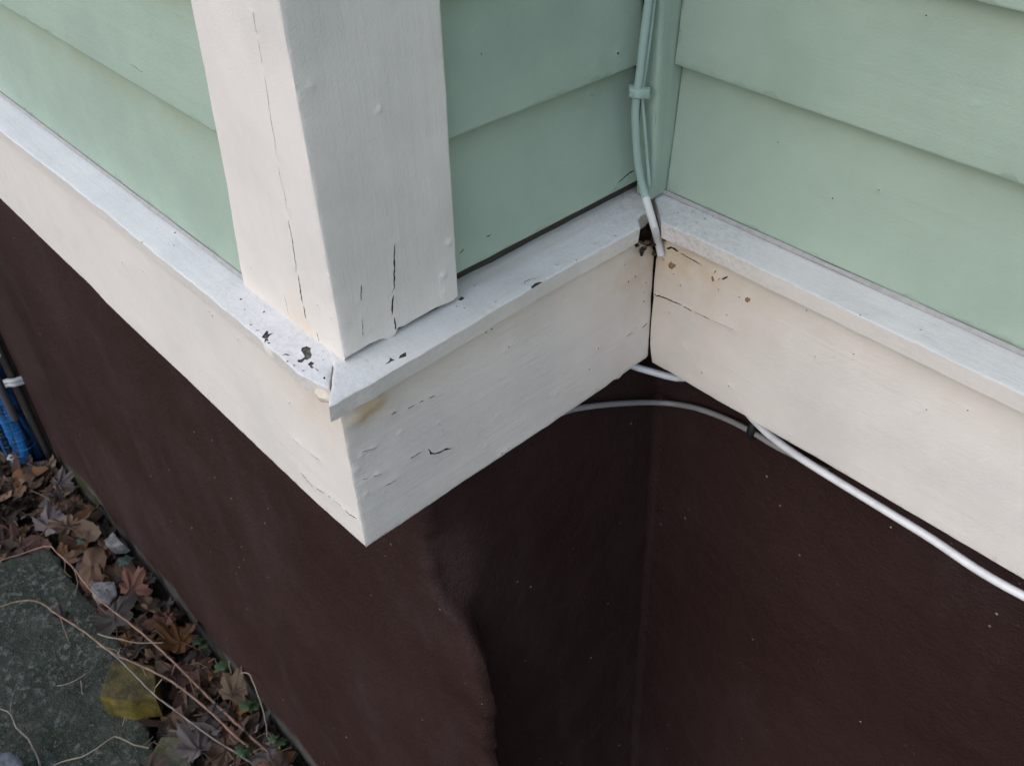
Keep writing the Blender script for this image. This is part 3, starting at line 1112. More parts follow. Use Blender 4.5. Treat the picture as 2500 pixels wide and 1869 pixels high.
t = NT('rot')
g = t.noise(160, 5, .65)
t.done(t.mix(t.ramp(g, .35, .65), (.014, .010, .007), (.13, .075, .035)), .95, t.bump(g, .003))
V, F = box_geo((-.06, D - .06, -.14), (-.0190, D + .018, -.004))
V2, F2 = box_geo((-.0185, D + .0190, -.14), (.03, D + .030, -.006))
mesh_obj('backing_block', *merge((V, F), (V2, F2)), 'rot', house, smooth=False)
rv, rf = [], []
for i in range(26):
    c = Vector((random.uniform(-.012, .007), D + random.uniform(-.026, .004), -.0165 + random.uniform(-.004, .008)))
    if i > 16:
        c = Vector((random.uniform(-.006, .004), D + random.uniform(-.006, .002), random.uniform(-.026, -.012)))
    a, b = c, c + Vector((random.gauss(0, .004), random.gauss(0, .004), random.gauss(0, .003)))
    v, f = tube_geo([a, a.lerp(b, .5) + Vector((0, 0, .001)), b], lambda s: .0009 + .0016 * math.sin(math.pi * min(.95, max(.05, s))), 6)
    k = len(rv)
    rv += v
    rf += [tuple(q + k for q in w) for w in f]
mesh_obj('rotten_wood', rv, rf, 'rot', house, smooth=False)['label'] = 'brown crumbling wood where the ledges meet in the inner corner'

# --- caulk lines behind the ledges, filler lump under the ledge tip
for nm, (a, b, off, wob) in {'a': ((-2.6, SA, TB), (-QB - WA - .002, SA, TB), (0, -.0005, .002), 3), 'c': ((-SB + bt, D + SCC, TB), (2.0, D + SCC, TB), (0, -.0005, .002), 8)}.items():
    a, b = Vector(a) + Vector(off), Vector(b) + Vector(off)
    k = 60
    V, F = tube_geo([a + (b - a) * i / k for i in range(k + 1)], lambda s, w=wob: .0022 + .0008 * noise.noise((s * 40, w, 0)), 7)
    mesh_obj('caulk_bead', V, F, 'caulk', house)


def lump(name, pts, rad, mat, parent, seed):
    V, F = tube_geo(pts, rad, 9, step=.003, wob=.0015, seed=seed)
    return mesh_obj(name, V, F, mat, parent)


lump('filler_lump', [ldA.wpx(*q, -.010) + Vector((0, .004, 0)) for q in z7([(478, 680), (520, 700), (560, 715), (590, 722)])], lambda s: .0025 + .002 * math.sin(math.pi * s), 'filler', house, 6)

# ------------------------------------------------------------------ cables
cpl = Plane((-SB + bt + .006, D + SCC - bt - .004, 0), (.74, .67, 0), Z)   # upright sheet just before the batten


def at_depth(x, y, dist):
    d = CAM_M @ Vector(((x - IW / 2) / FPX, -(y - IH / 2) / FPX, -1))
    return CAM_LOC + d.normalized() * dist


corner = Vector((-SB + bt, D + SCC - bt, 0))
path = []
pc = [(1592, -60), (1584, 0), (1573, 85), (1560, 195), (1555, 225), (1551, 270), (1553, 340), (1558, 402), (1566, 445)]
for q in pc:
    path.append(cpl.wpx(*q))
low = [Plane((0, D - PC - .002, 0), X, Z).wpx(1577, 484), Plane((0, D - PC - .003, 0), X, Z).wpx(1589, 525), Plane((0, D - PC - .004, 0), X, Z).wpx(1597, 552), Plane((0, D - .006, 0), X, Z).wpx(1607, 590), Plane((0, D - .004, 0), X, Z).wpx(1614, 622)]
V, F = tube_geo(path + low, .0034, 12, step=.006)
zc = low[0].z + .004
mi = [0 if (V[f[0]].z > zc) else 1 for f in F]
c1 = mesh_obj('painted_cable', V, F, ['cable_green', 'cable_cream'], None, mi, origin=low[-1])
tag(c1, 'cable in the inner corner, painted green above and cream at its cut end', 'cable')
V, F = tube_geo([cpl.wpx(*q, -.003) for q in [(1607, -60), (1598, 0), (1588, 85), (1575, 180), (1567, 230), (1572, 290), (1577, 350), (1582, 410), (1586, 458)]], .0015, 9, step=.008)
tag(mesh_obj('thin_cable', V, F, 'cable_green', None, origin=V[-1]), 'thin green painted cable just right of the thicker corner cable', 'cable')
# saddle clip
clip = empty('cable_clip', cpl.wpx(1555, 224), 'green painted saddle clip holding the corner cable', 'cable clip')
w0, w1 = cpl.wpx(1535, 222), cpl.wpx(1582, 229)
sd = (w1 - w0).normalized()
nn = sd.cross(Z).normalized()
if nn.dot(CAM_LOC - w0) < 0:
    nn = -nn
V, F = [], []
secs = [(-.0072, .003), (-.0065, .0052), (-.0040, .0066), (.0, .0064), (.0032, .0052), (.006, .0030), (.0085, .0020), (.0100, .0006)]
mid = cpl.wpx(1557, 225)
for s_, hh in secs:
    for zz, kk in ((-.0038, .75), (-.0026, 1.0), (.0026, 1.0), (.0038, .75)):
        V.append(mid + sd * s_ + nn * (hh * kk) + Z * zz)
    V.append(mid + sd * s_ - nn * .004 + Z * .0038)
    V.append(mid + sd * s_ - nn * .004 - Z * .0038)
for i in range(len(secs) - 1):
    for k in range(6):
        a, b = i * 6 + k, i * 6 + (k + 1) % 6
        F.append((a, b, b + 6, a + 6))
F += [tuple(range(6))[::-1], tuple((len(secs) - 1) * 6 + k for k in range(6))]
mesh_obj('saddle', V, F, 'cable_green', clip, sharp=50)
V, F = tube_geo([mid - sd * .0055 + nn * .0045, mid - sd * .0055 + nn * .0072], lambda s: .0016 if s < .5 else .0012, 8)
mesh_obj('nail', V, F, 'cable_green', clip)

# white cable below the right-hand boards
cC = Plane((0, D + .012, 0), X, Z)
cD = Plane((0, D - .0045, 0), X, Z)
def cw(q, dy):
    return Plane((0, D + dy, 0), X, Z).wpx(*q)


wp = [cw((1495, 872), -.010), cw((1530, 887), -.002), cw((1560, 898), .006), cw((1605, 911), .015), cw((1652, 922), .022)]
wa_, wb_ = wp[-1], cw((1838, 1022), .026)
wp.append(wa_.lerp(wb_, .3) + Vector((0, .003, .012)))
wp.append(wa_.lerp(wb_, .65) + Vector((0, .003, .014)))
wp += [wb_, cw((1872, 1056), .022), cw((1920, 1093), .017), cw((2000, 1146), .012), cw((2250, 1299), .008), cw((2500, 1454), .006)]
wp.append(wp[-1] + (wp[-1] - wp[-2]) * 2 + Vector((0, .004, .03)))
wp.append(wp[-1] + Vector((.7, .01, .02)))
V, F = tube_geo(wp, .0037, 12, step=.010)
tag(mesh_obj('white_cable', V, F, 'cable_white', None, origin=wp[-4]), 'white cable slung below the right skirt board', 'cable')
gB_pl = Plane((-GB + .006, 0, 0), Y, Z)
gC_pl = Plane((0, D + GC - .006, 0), X, Z)
gp = [gB_pl.wpx(1300, 1040), gB_pl.wpx(1380, 1004), gB_pl.wpx(1440, 992), gB_pl.wpx(1510, 985)]
gp += [Vector((-GB + .016, D + GC - .030, gp[-1].z + .001))]
gp += [gC_pl.wpx(1640, 985), gC_pl.wpx(1700, 996), gC_pl.wpx(1770, 1021), Plane((0, D + GC - .012, 0), X, Z).wpx(1838, 1055), Plane((0, D + GC - .014, 0), X, Z).wpx(1900, 1092), Plane((0, D + GC - .010, 0), X, Z).wpx(2020, 1150)]
gp[4] = Plane((0, D + GC - .026, 0), X, Z).wpx(1585, 982)
V, F = tube_geo(gp, .0030, 12, step=.008)
tag(mesh_obj('grey_cable', V, F, 'cable_grey', None, origin=gp[-1]), 'grey cable arching over the brown foundation in the recess', 'cable')
ck = Plane((0, D + GC - .012, 0), X, Z).wpx(1838, 1052)
V, F = tube_geo([ck + Vector((.0, -.0, -.007)), ck + Vector((0, -.004, .0)), ck + Vector((0, -.001, .012))], .0042, 8, step=.003)
tag(mesh_obj('cable_tie', V, F, 'black_plastic', None, origin=ck), 'small black clip gripping the grey cable', 'cable clip')

# ------------------------------------------------------------------ pipe group at the far left
GP = Plane((0, 0, ZG), X, Y)


def pipe_at(q, yy, z0, z1):
    """upright line through the sight line q on the sheet y = yy"""
    p = Plane((0, yy, 0), X, Z).wpx(*q)
    return p.x


def z_on(xx, q):            # height where the sight line q meets the upright sheet x = xx
    return Plane((xx, 0, 0), Y, Z).wpx(*q).z


fb = GP.wpx(120, 1114)
film_x, film_y = fb.x, .034
PR = .029
pipe = empty('wrapped_pipe', (film_x, film_y, ZG), 'pipe wrapped in wrinkled blue film rising beside the foundation', 'pipe')
V, F = tube_geo([(film_x, film_y, ZG - .05 + i * .012) for i in range(100)], lambda s: PR + .0012 * noise.noise((s * 70, 3, 0)), 20, wob=.0010, seed=2)
mesh_obj('pipe_body', V, F, 'blue_film', pipe)
zs_ = z_on(film_x, (40, 900))
for k, zz in enumerate(list(np.linspace(ZG + .07, zs_ - .03, 9)) + [zs_ + .06, zs_ + .12]):
    a0 = math.pi * (1.0 + .25 * noise.noise((k * 3.1, 1, 0)))
    ring = [(film_x + (PR + .0006) * math.cos(a), film_y + (PR + .0006) * math.sin(a), zz + .005 * math.sin(a + k) + .002 * math.sin(3 * a + k)) for a in np.linspace(a0, a0 + math.pi * (.5 + .3 * ((k * 7) % 5) / 5), 14)]
    V, F = tube_geo(ring, lambda s: .0003 + .0009 * math.sin(math.pi * s), 6)
    mesh_obj('film_fold', V, F, 'blue_film', pipe)
cb = GP.wpx(162, 1114)
cx_, cy_ = cb.x, .070
V, F = tube_geo([(cx_ + .002 * math.sin(i * .4), cy_, ZG - .05 + i * .03) for i in range(44)], .0085, 12)
tag(mesh_obj('conduit', V, F, 'dark_conduit', None, origin=(cx_, cy_, ZG)), 'slim dark brown conduit on the foundation right of the blue wrapped pipe', 'pipe')
te = Plane((0, -.006, 0), X, Z).wpx(37, 1022)
V, F = tube_geo([te, te + Vector((.003, 0, .10)), te + Vector((.004, .002, .6))], .0085, 12, step=.03)
tag(mesh_obj('grey_tube', V, F, 'slate_tube', None, origin=te), 'thin slate grey tube hanging before the blue wrapped pipe', 'pipe')
hb = GP.wpx(78, 1114)
V, F = tube_geo([(hb.x + .001 * i, min(hb.y, .0) + .001 * i, ZG - .04 + i * .05) for i in range(14)], .015, 14, wob=.0015, seed=5)
tag(mesh_obj('blue_hose', V, F, 'blue_film', None, origin=(hb.x, 0, ZG)), 'second blue wrapped pipe at the picture edge', 'pipe')
strap = empty('pipe_strap', (film_x, film_y, zs_), 'pale grey ridged plastic strap round the blue wrapped pipe', 'strap')
for k in range(2):
    ring = []
    for a in np.linspace(math.pi * .7, math.pi * 1.72, 14):
        ring.append(Vector((film_x + (PR + .005) * math.cos(a), film_y + (PR + .005) * math.sin(a), zs_ - .012 * k)))
    e = ring[-1]
    ring += [e.lerp(Vector((cx_, cy_ - .016, zs_)), .6) + Vector((0, 0, -.012 * k)) * .4, Vector((cx_ + .004, cy_ - .015, zs_ - .010 * k + .003)), Vector((cx_ + .014, cy_ - .006, zs_ - .010 * k + .003)), Vector((cx_ + .015, GA + .004, zs_ - .010 * k))]
    V, F = tube_geo(ring, .0065, 10, step=.006)
    mesh_obj('band', V, F, 'grey_plastic', strap)
wq = Vector((cx_ + .002, cy_ - .009, z_on(cx_, (46, 846))))
V, F = tube_geo([wq + Vector((-.004, .004, -.005)), wq, wq + Vector((.003, .004, .005))], lambda s: .0025 + .0022 * math.sin(math.pi * s), 8, step=.003)
tag(mesh_obj('screw_cap', V, F, 'grey_plastic', None, origin=wq), 'tiny white cap on the conduit above the grey strap', 'cap')

# ------------------------------------------------------------------ stones
def stone(name, pl, outline, thick, mat, label, rough_amp, res, seed, cat='stone', r=.008, wave=.004):
    ol = [pl.px(*q) for q in outline]
    g = panel_geo(pl, ol, (), thick, r, res, wave, rough_amp, seed=seed, freq=22)
    V, F, M, at = g
    c = sum((Vector(v) for v in V), Vector()) / len(V)
    o = mesh_obj(name, V, F, mat, None, M, origin=(c.x, c.y, ZG), sharp=55)
    return tag(o, label, cat)


slabP = Plane((0, 0, ZG + .045), X, Y)
slab_px = [(-260, 1520), (-60, 1405), (0, 1372), (60, 1350), (105, 1336), (128, 1342), (160, 1392), (195, 1440), (245, 1500), (295, 1575), (335, 1660), (352, 1740), (372, 1830), (400, 1960), (200, 2100), (-260, 2000)]
stone('stone_slab', slabP, slab_px, .09, 'mossy_slab', 'large flat mossy grey stone slab on the ground', .006, .014, 61, r=.012)
bp_o = Plane((0, 0, ZG + .098), X, Y).wpx(315, 1660)
bp = Plane(bp_o, (1, .1, .06), (-.1, 1, -.04))
stone('mossy_brick', bp, zg_([(765, 858), (905, 862), (1040, 900), (1050, 1000), (1046, 1102), (955, 1108), (862, 1138), (672, 1104), (705, 1000), (740, 915)]), .062, 'mossy_brick', 'yellow mossy broken brick lying on the slab edge', .0022, .010, 64, 'brick', .0035, wave=.0016)
bp2 = Plane((0, 0, ZG + .05), X, Y)
stone('flat_stone', bp2, zg_([(1085, 1375), (1180, 1362), (1285, 1385), (1290, 1500), (1285, 1640), (1100, 1680), (980, 1620), (1020, 1480)]), .07, 'pale_mossy_stone', 'pale mossy flat stone at the bottom edge', .004, .012, 66, r=.007)
stone('blue_grey_stone', Plane((0, 0, ZG + .10), X, Y), zg_([(-60, 1480), (60, 1475), (130, 1500), (150, 1570), (120, 1640), (-60, 1640)]), .06, 'blue_grey_stone', 'smooth blue grey stone in the bottom left corner', .003, .010, 68, r=.012)
stone('stone_chip', Plane((0, 0, ZG + .055), X, (0, 1, .3)), zg_([(700, 50), (760, -5), (800, 40), (835, 75), (800, 95), (730, 98)]), .03, 'grey_stone', 'pale triangular stone chip against the foundation', .003, .008, 70, r=.005)
stone('white_pebble', Plane((0, 0, ZG + .05), X, Y), [(18, 1108), (30, 1106), (36, 1114), (30, 1122), (18, 1121)], .025, 'white_stone', 'small white pebble among the leaves near the blue pipe', .001, .006, 72, 'pebble', r=.004)
stone('rubble_stone', Plane((0, 0, ZG + .05), X, Y), zg_([(600, 330), (690, 318), (770, 330), (790, 400), (740, 470), (640, 460)]), .05, 'grey_stone', 'rough grey stone at the right edge of the slab', .004, .010, 74, r=.008)

# ------------------------------------------------------------------ fallen leaves
def leaf_geo(kind, seed):
    rg = random.Random(seed)
    pts = []
    if kind == 'maple':
        lobes = [(90, 1.0), (42, .86), (138, .84), (-8, .55), (188, .56)]
        lob = sorted(lobes)
        ring = []
        for i, (a, l) in enumerate(lob):
            l *= rg.uniform(.9, 1.08)
            a += rg.uniform(-4, 4)
            ring += [(a - 17, l * .72), (a - 12, l * .84), (a - 5, l * .86), (a, l), (a + 5, l * .86), (a + 12, l * .83), (a + 17, l * .71)]
            if i < 4:
                ring.append((.5 * (a + lob[i + 1][0]), .54))
        ring += [(230, .36), (262, .16), (278, .16), (310, .36)]
    else:
        ring = []
        for k in range(20):
            a = 360 * k / 20
            c, s = math.cos(math.radians(a)), math.sin(math.radians(a))
            ring.append((a, .95 / math.sqrt((s / 1.0) ** 2 + (c / .5) ** 2) * rg.uniform(.92, 1.08)))
    out = [(math.cos(math.radians(a)) * r_, math.sin(math.radians(a)) * r_) for a, r_ in ring]
    n = len(out)
    out = [(x * (1 + .16 * noise.noise((i * .55, seed, 3))), y * (1 + .16 * noise.noise((i * .55, seed, 3)))) for i, (x, y) in enumerate(out)]
    if rg.random() < .6:                       # a torn-off side
        ta = rg.uniform(0, 6.28)
        td = rg.uniform(.35, .7)
        nxt = []
        for x, y in out:
            q = x * math.cos(ta) + y * math.sin(ta)
            if q > td:
                e = q - td - .05 * rg.random()
                x, y = x - e * math.cos(ta), y - e * math.sin(ta)
            nxt.append((x, y))
        out = nxt
    fr = (.3, .65, 1.0)
    P = [(0, 0)] + [(x * f_, y * f_) for f_ in fr for x, y in out]
    cu, cv2, tw = rg.uniform(-.5, .9), rg.uniform(-.5, .8), rg.uniform(-.5, .5)
    vein = [1.0] + [0.0] * (3 * n)
    V = []
    for i, (x, y) in enumerate(P):
        z = cu * x * x + cv2 * y * y + tw * x * y + .22 * noise.noise((x * 2.2 + seed, y * 2.2, seed)) + .10 * noise.noise((x * 5.5 + seed, y * 5.5, seed))
        V.append(Vector((x * (1 - .12 * abs(cu)), y, z)))
    if kind == 'maple':
        for i, (a, r_) in enumerate(ring):
            isl = min(abs(a - q[0]) for q in lobes) < 5
            for k_, w_ in ((0, .7), (1, .5), (2, .25)):
                vein[1 + k_ * n + i] = w_ if isl else 0.0
                V[1 + k_ * n + i].z += .03 if isl else -.03
    F = []
    for i in range(n):
        j = (i + 1) % n
        F.append((0, 1 + i, 1 + j))
        for k_ in range(2):
            a_ = 1 + k_ * n
            F.append((a_ + i, a_ + n + i, a_ + n + j, a_ + j))
    # stalk
    sv, sf = tube_geo([(0, 0, .02), (.02, -.35, .01), (-.03, -.75, .06)], lambda s: .022 - .008 * s, 4, step=.3)
    k = len(V)
    V += sv
    F += [tuple(i + k for i in q) for q in sf]
    vein += [.6] * len(sv)
    return V, F, vein


LEAFM = []
MATN = ['leaf_brown', 'leaf_tan', 'leaf_orange', 'leaf_grey', 'leaf_dark', 'leaf_red']
for i in range(12):
    V, F, ve = leaf_geo('maple' if i < 6 or i > 8 else 'oval', i * 3 + 1)
    for mname in MATN:
        m = bpy.data.meshes.new('leaf_mesh')
        m.from_pydata([tuple(v) for v in V], [], F)
        m.materials.append(MATS[mname])
        m.polygons.foreach_set('use_smooth', [True] * len(m.polygons))
        at = m.attributes.new('vein', 'FLOAT', 'POINT')
        at.data.foreach_set('value', np.array(ve, dtype=np.float32))
        m.update()
        LEAFM.append((i, mname, m))


def get_leaf(shape, mat):
    return next(m for i, n_, m in LEAFM if i == shape and n_ == mat)


def place_leaf(p, size, rot, shape, mat, label, group=None, name='fallen_leaf'):
    o = bpy.data.objects.new(name, get_leaf(shape, mat))
    COL.objects.link(o)
    o.location = p
    o.scale = (size, size, size)
    o.rotation_euler = rot
    return tag(o, label, 'leaf', group)


slab_poly = np.array([slabP.px(*q) for q in slab_px])
brick_c = bp.wpx(*zg_([(870, 1000)])[0])


def clear_of_stones(x, y):
    if in_poly(np.array([[x, y]]), slab_poly)[0]:
        return False
    return (Vector((x, y)) - brick_c.xy).length > .07


# under-layer of litter nobody could count
Vl, Fl, Vn, Ml = [], [], [], []
base = [leaf_geo('maple' if i < 5 else 'oval', 50 + i) for i in range(8)]
cnt = 0
while cnt < 2300:
    x = random.uniform(-2.6, .2)
    y = random.uniform(-1.0, GA - .01)
    if not clear_of_stones(x, y) and random.random() > .012:
        continue
    V, F, ve = base[random.randrange(8)]
    s = random.uniform(.014, .045)
    M = Matrix.Translation((x, y, ZG + random.uniform(.0, .02))) @ Euler((random.gauss(0, .35), random.gauss(0, .35), random.uniform(0, 6.3))).to_matrix().to_4x4() @ Matrix.Scale(s, 4)
    k = len(Vl)
    Vl += [M @ v for v in V]
    Fl += [tuple(i + k for i in q) for q in F]
    Vn += ve
    mi_ = random.choices([0, 1, 2], [4, 2, 4])[0]
    Ml += [mi_] * len(F)
    cnt += 1
Vl = [Vector((v.x, min(v.y, GA - .002), v.z)) for v in Vl]
lit = mesh_obj('leaf_litter', Vl, Fl, ['leaf_brown', 'leaf_grey', 'leaf_dark'], None, Ml, sharp=None, attrs={'vein': Vn})
tag(lit, 'layer of small broken dead leaves covering the soil', 'leaf litter', kind='stuff')

# single leaves one can pick out
LP = Plane((0, 0, ZG + .05), X, Y)


def lp(x, y, h=0.0):
    v = LP.wpx(*zg_([(x, y)])[0])
    return Vector((v.x, min(v.y, GA - .02), v.z + h))


named = [
    (lp(1590, 1150, .03), .062, (1.0, .3, .6), 2, 'leaf_tan', 'tan curled leaf standing upright against the foundation foot'),
    (lp(1230, 760, .01), .068, (.35, .2, 2.2), 0, 'leaf_orange', 'broad orange brown leaf crossed by the longest stem'),
    (lp(800, 640, .03), .085, (.2, -.1, 1.2), 1, 'leaf_grey', 'large flat grey brown leaf lying over the slab edge'),
    (lp(1150, 1240, .0), .07, (.3, .35, 3.6), 3, 'leaf_tan', 'pale brown leaf just right of the yellow mossy brick'),
    (lp(330, -40, .0), .085, (.15, .1, .3), 4, 'leaf_grey', 'big slate grey lobed leaf above the stone slab'),
    (lp(480, 20, .03), .06, (.2, .2, 2.0), 5, 'leaf_tan', 'buff crumpled leaf above the slab corner'),
    (lp(600, -110, .01), .06, (.3, .3, 4.0), 6, 'leaf_orange', 'orange oval leaf beside the foundation above the stone chip'),
    (lp(620, 40, .02), .05, (.1, .3, 5.0), 7, 'leaf_tan', 'smooth tan leaf between the buff leaf and the stone chip'),
    (lp(620, 220, .0), .062, (.2, .1, 1.0), 8, 'leaf_brown', 'dark brown leaf just below the green leaf by the slab'),
    (lp(880, 410, .01), .06, (.4, .3, .2), 0, 'leaf_red', 'reddish leaf beside the rough grey stone'),
    (lp(1150, 610, .02), .055, (.3, .2, 3.0), 2, 'leaf_red', 'purplish red leaf above the orange leaf by the wall'),
    (lp(1320, 670, .02), .042, (.5, .3, 4.4), 6, 'leaf_orange', 'small bright orange leaf tucked against the foundation'),
    (lp(1010, 540, .02), .045, (.4, .8, 2.0), 7, 'leaf_tan', 'narrow buff leaf standing on edge beside the slab'),
    (lp(1350, 1480, .01), .055, (.2, .1, 1.8), 3, 'leaf_grey', 'grey torn leaf on the pale mossy stone'),
]
for a in named:
    place_leaf(*a)
n_ = 0
tries = 0
while n_ < 290 and tries < 20000:
    tries += 1
    x = random.uniform(-2.35, -.3)
    y = random.uniform(-.42, GA - .03)
    if not clear_of_stones(x, y) and random.random() > .006:
        continue
    on_slab = in_poly(np.array([[x, y]]), slab_poly)[0]
    p = Vector((x, y, ZG + random.uniform(.018, .045) + (.042 if on_slab else 0)))
    if any((p - a[0]).length < .045 for a in named):
        continue
    d = CAM_M.transposed() @ (p - CAM_LOC)
    ux, uy = FPX * d.x / -d.z / IW, FPX * d.y / -d.z / IH
    if abs(ux) > .52 or abs(uy) > .53:
        continue
    mat = random.choices(MATN, [5, 3.2, 2.2, 3, 3, 2])[0]
    nm = {'leaf_brown': 'brown', 'leaf_tan': 'tan', 'leaf_orange': 'orange brown', 'leaf_grey': 'grey', 'leaf_dark': 'dark brown', 'leaf_red': 'reddish brown'}[mat]
    shp = random.randrange(12)
    if on_slab:
        where = 'lying on the stone slab'
    elif x < -1.62:
        where = 'around the foot of the blue wrapped pipe'
    elif x < -1.30:
        where = 'in the litter above the slab corner' if y < -.03 else 'against the wall above the stone chip'
    elif x < -.95:
        where = 'between the slab and the wall beside the rough stone' if y < 0 else 'against the wall near the small orange leaf'
    else:
        where = 'under the long dry stems near the bottom edge' if y < 0 else 'by the foundation foot near the green weeds'
    s = random.uniform(.028, .064)
    lim = GA - .012 - s * .55
    p.y = min(p.y, lim)
    place_leaf(p, s, (random.gauss(0, .38), random.gauss(0, .38), random.uniform(0, 6.3)), shp, mat,
               'dry %s %s leaf %s' % (nm, 'oval' if 6 <= shp <= 8 else 'lobed', where), 'fallen leaves beside the foundation')
    n_ += 1

# ------------------------------------------------------------------ stems, twigs, weeds
def stem(name, pts, hs, r0, r1, mat, label, twigs=(), cat='stem', knots=True):
    P = []
    k = len(pts)
    for i, q in enumerate(pts):
        hgt = np.interp(i / (k - 1), np.linspace(0, 1, len(hs)), hs)
        v = Plane((0, 0, ZG + hgt), X, Y).wpx(*zg_([q])[0])
        P.append(Vector((v.x, min(v.y, GA - .01), v.z)))
    root = empty(name, (P[-1].x, P[-1].y, ZG), label, cat)
    def rad(s):
        b = r0 + (r1 - r0) * s
        return b * (1 + (.28 * max(0, math.sin(s * 70)) ** 6 if knots else 0))
    V, F = tube_geo(P, rad, 7, step=.012, wob=.0012, seed=len(pts))
    mesh_obj('stalk', V, F, mat, root)
    for tw in twigs:
        tp = []
        for i, q in enumerate(tw):
            v = Plane((0, 0, ZG + np.interp(i / (len(tw) - 1), [0, 1], [hs[len(hs) // 2], hs[len(hs) // 2] - .03])), X, Y).wpx(*zg_([q])[0])
            tp.append(v)
        V, F = tube_geo(tp, lambda s: .0010 - .0004 * s, 6, step=.008, wob=.001, seed=len(tw))
        mesh_obj('twig', V, F, mat, root)
    return root


stem('dry_stem', [(-60, 215), (0, 190), (150, 140), (300, 92), (345, 90), (380, 130), (480, 220), (600, 370), (720, 490), (950, 670), (1180, 880), (1430, 1130), (1700, 1380), (1870, 1540), (1960, 1640)],
     [.10, .10, .11, .11, .10, .08, .04, .0], .0014, .0027, 'dry_stem', 'longest reddish dry stem arching over the slab to the bottom edge',
     [[(440, 190), (440, 260), (480, 300)], [(500, 250), (525, 330), (505, 415)], [(640, 440), (690, 520), (780, 570)], [(1180, 890), (1160, 960), (1190, 990)], [(1275, 980), (1300, 1040), (1315, 1100)]])
stem('dry_stem', [(-60, 520), (0, 500), (120, 462), (260, 466), (400, 560), (560, 660), (760, 810), (960, 900), (1170, 1010), (1400, 1190), (1600, 1380), (1750, 1500), (1880, 1620)],
     [.10, .10, .12, .12, .11, .09, .05, .0], .0012, .0025, 'dry_stem', 'second dry stem, bent at its tip, crossing the yellow mossy brick',
     [[(405, 565), (430, 640), (470, 750)], [(500, 620), (510, 600), (505, 590)], [(640, 720), (660, 680), (680, 690)], [(950, 900), (1000, 980), (1035, 1060)], [(1190, 1040), (1230, 1060), (1200, 1075)]])
stem('dry_stem', [(660, 745), (800, 850), (1030, 1080), (1200, 1210), (1400, 1360), (1620, 1500), (1720, 1570), (1860, 1680)],
     [.11, .12, .11, .08, .04, .0], .0013, .0017, 'grey_stem', 'lowest of the three long stems, grey and straight')
stem('twig', [(-40, 1160), (0, 1185), (70, 1220), (110, 1310), (190, 1390), (240, 1480), (275, 1580), (300, 1660)],
     [.065, .09, .09, .07, .055], .0012, .0020, 'grey_stem', 'grey forked twig on the slab at the lower left', [[(70, 1215), (80, 1120), (110, 1030), (160, 960)]], 'twig')
stem('twig', [(360, 1565), (450, 1535), (550, 1510), (660, 1450), (770, 1375), (900, 1425), (1000, 1450)],
     [.06, .09, .10, .09, .07], .0008, .0015, 'straw', 'pale bent twig crossing the bottom of the slab', [[(960, 1440), (1010, 1400), (1035, 1370)], [(1000, 1450), (1020, 1420), (1050, 1400)]], 'twig')
stem('twig', [(660, 680), (700, 695), (820, 720), (930, 742), (1100, 740)], [.12, .12, .11, .10], .0012, .0009, 'straw', 'short pale twig across the large grey leaf', (), 'twig')
stem('grass_stalk', [(1545, 868), (1560, 950), (1577, 1030)], [.16, .10, .03], .0012, .0012, 'straw', 'short upright straw beside the tan curled leaf', (), 'grass', False)
stem('grass_stalk', [(1590, 1025), (1620, 975), (1648, 936), (1690, 962), (1740, 1090), (1782, 1220), (1800, 1330), (1806, 1410)], [.02, .10, .17, .15, .1, .01], .0009, .0013, 'straw', 'bent straw arching against the foundation foot', (), 'grass', False)
stem('grass_stalk', [(385, 1032), (450, 1020), (540, 980), (610, 925), (660, 880)], [.06, .08, .08, .06], .0010, .0010, 'grey_stem', 'thin curved straw left of the yellow mossy brick', (), 'grass', False)
stem('grass_stalk', [(1040, 1080), (1045, 1050), (1065, 1020), (1095, 985)], [.1, .12, .13], .0009, .0009, 'straw', 'short curved straw at the top of the second stem', (), 'grass', False)

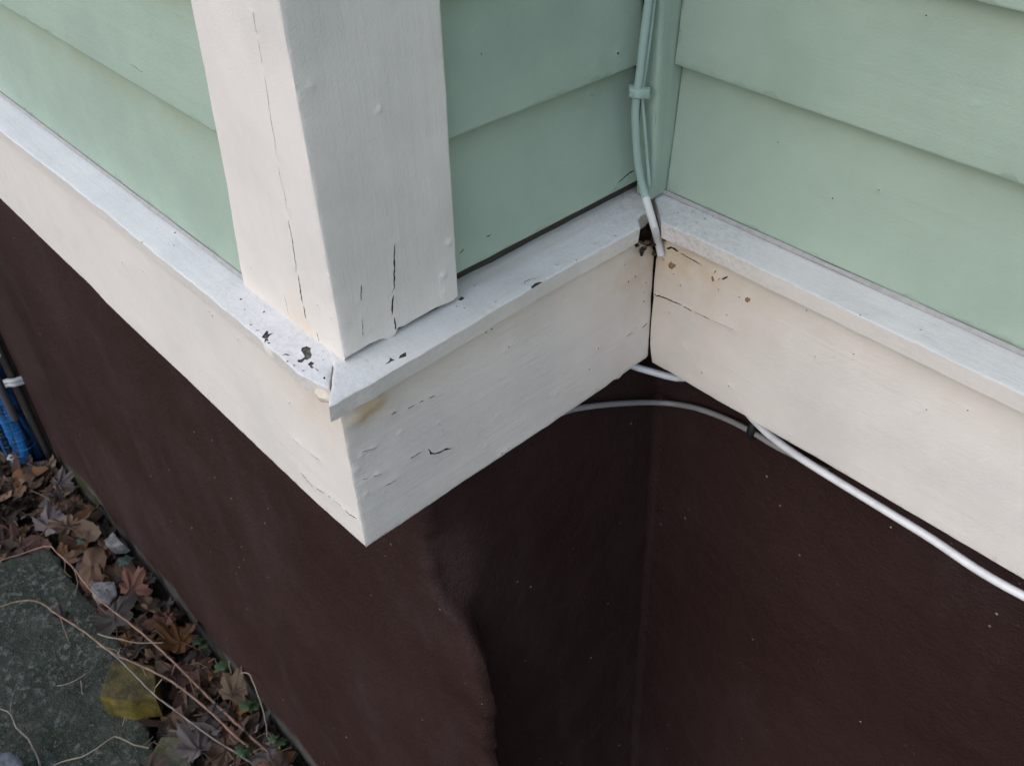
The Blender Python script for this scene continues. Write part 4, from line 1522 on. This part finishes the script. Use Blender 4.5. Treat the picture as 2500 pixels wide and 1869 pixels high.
# fine wisps
Vw, Fw = [], []
for i in range(120):
    x, y = random.uniform(-1.9, -.5), random.uniform(-.3, GA - .02)
    if i > 90:
        x, y = random.uniform(-.75, -.5), random.uniform(-.08, GA - .015)
    if in_poly(np.array([[x, y]]), slab_poly)[0] and random.random() < .8:
        continue
    a = random.uniform(0, 6.3)
    L = random.uniform(.02, .07)
    z = ZG + .03 + (.04 if in_poly(np.array([[x, y]]), slab_poly)[0] else 0)
    p0 = Vector((x, y, z))
    p1 = p0 + Vector((math.cos(a) * L * .5, min(0.01, math.sin(a) * L * .5), random.uniform(.0, .03)))
    p2 = p0 + Vector((math.cos(a) * L, min(0.01, math.sin(a + .4) * L), random.uniform(-.01, .03)))
    v, f = tube_geo([p0, p1, p2], .0007, 4, step=.02)
    k = len(Vw)
    Vw += v
    Fw += [tuple(i_ + k for i_ in q) for q in f]
tag(mesh_obj('dry_grass', Vw, Fw, 'straw', None), 'fine dry grass wisps scattered over the litter', 'grass', kind='stuff')


def weed(q, size, mat, label, nl=3, h=.03):
    b = lp(*q)
    root = empty('weed', (b.x, b.y, ZG), label, 'weed')
    for i in range(nl):
        a = 2.1 * i + size * 100
        c = Vector((b.x + math.cos(a) * size * .7, min(b.y + math.sin(a) * size * .7, GA - .012 - size * .4), b.z + h * (.5 + .3 * i)))
        V, F = [c + Vector((0, 0, .002))], []
        n = 20
        for k in range(n):
            t_ = 2 * math.pi * k / n
            rr = size * (.86 + .20 * math.cos(5 * t_) + .06 * math.cos(3 * t_ + i)) * (.85 + .15 * math.cos(t_))
            x_, y_ = math.cos(t_) * rr, math.sin(t_) * rr
            V.append(c + Vector((x_, min(y_, GA - .004 - c.y), .25 * (x_ * x_ - y_ * y_) / size + .15 * x_)))
        F = [(0, 1 + k, 1 + (k + 1) % n) for k in range(n)]
        mesh_obj('leaf', V, F, mat, root, attrs={'vein': [1.0] + [0.0] * n})
        V, F = tube_geo([(b.x, b.y, ZG), (.5 * (b.x + c.x), .5 * (b.y + c.y), c.z - .01), c], .0011, 5, step=.01)
        mesh_obj('stalk', V, F, mat, root)


weed((540, 105), .019, 'leaf_green_blue', 'small blue green weed at the slab corner', 1)
weed((835, 250), .022, 'leaf_green_blue', 'blue green weed leaf beside the reddish leaf', 1)
weed((1410, 765), .016, 'leaf_green', 'little green weed by the wall beside the orange leaf', 2)
weed((1505, 940), .019, 'leaf_green', 'round green weed leaf above the tan curled leaf', 1)
weed((1710, 1210), .017, 'leaf_green', 'green weed leaf right of the tan curled leaf', 2)
weed((1660, 1510), .013, 'leaf_green', 'green weed tuft where the stems meet the bottom edge', 3)
weed((1880, 1450), .013, 'leaf_green', 'green weed at the foundation foot near the bottom edge', 2)
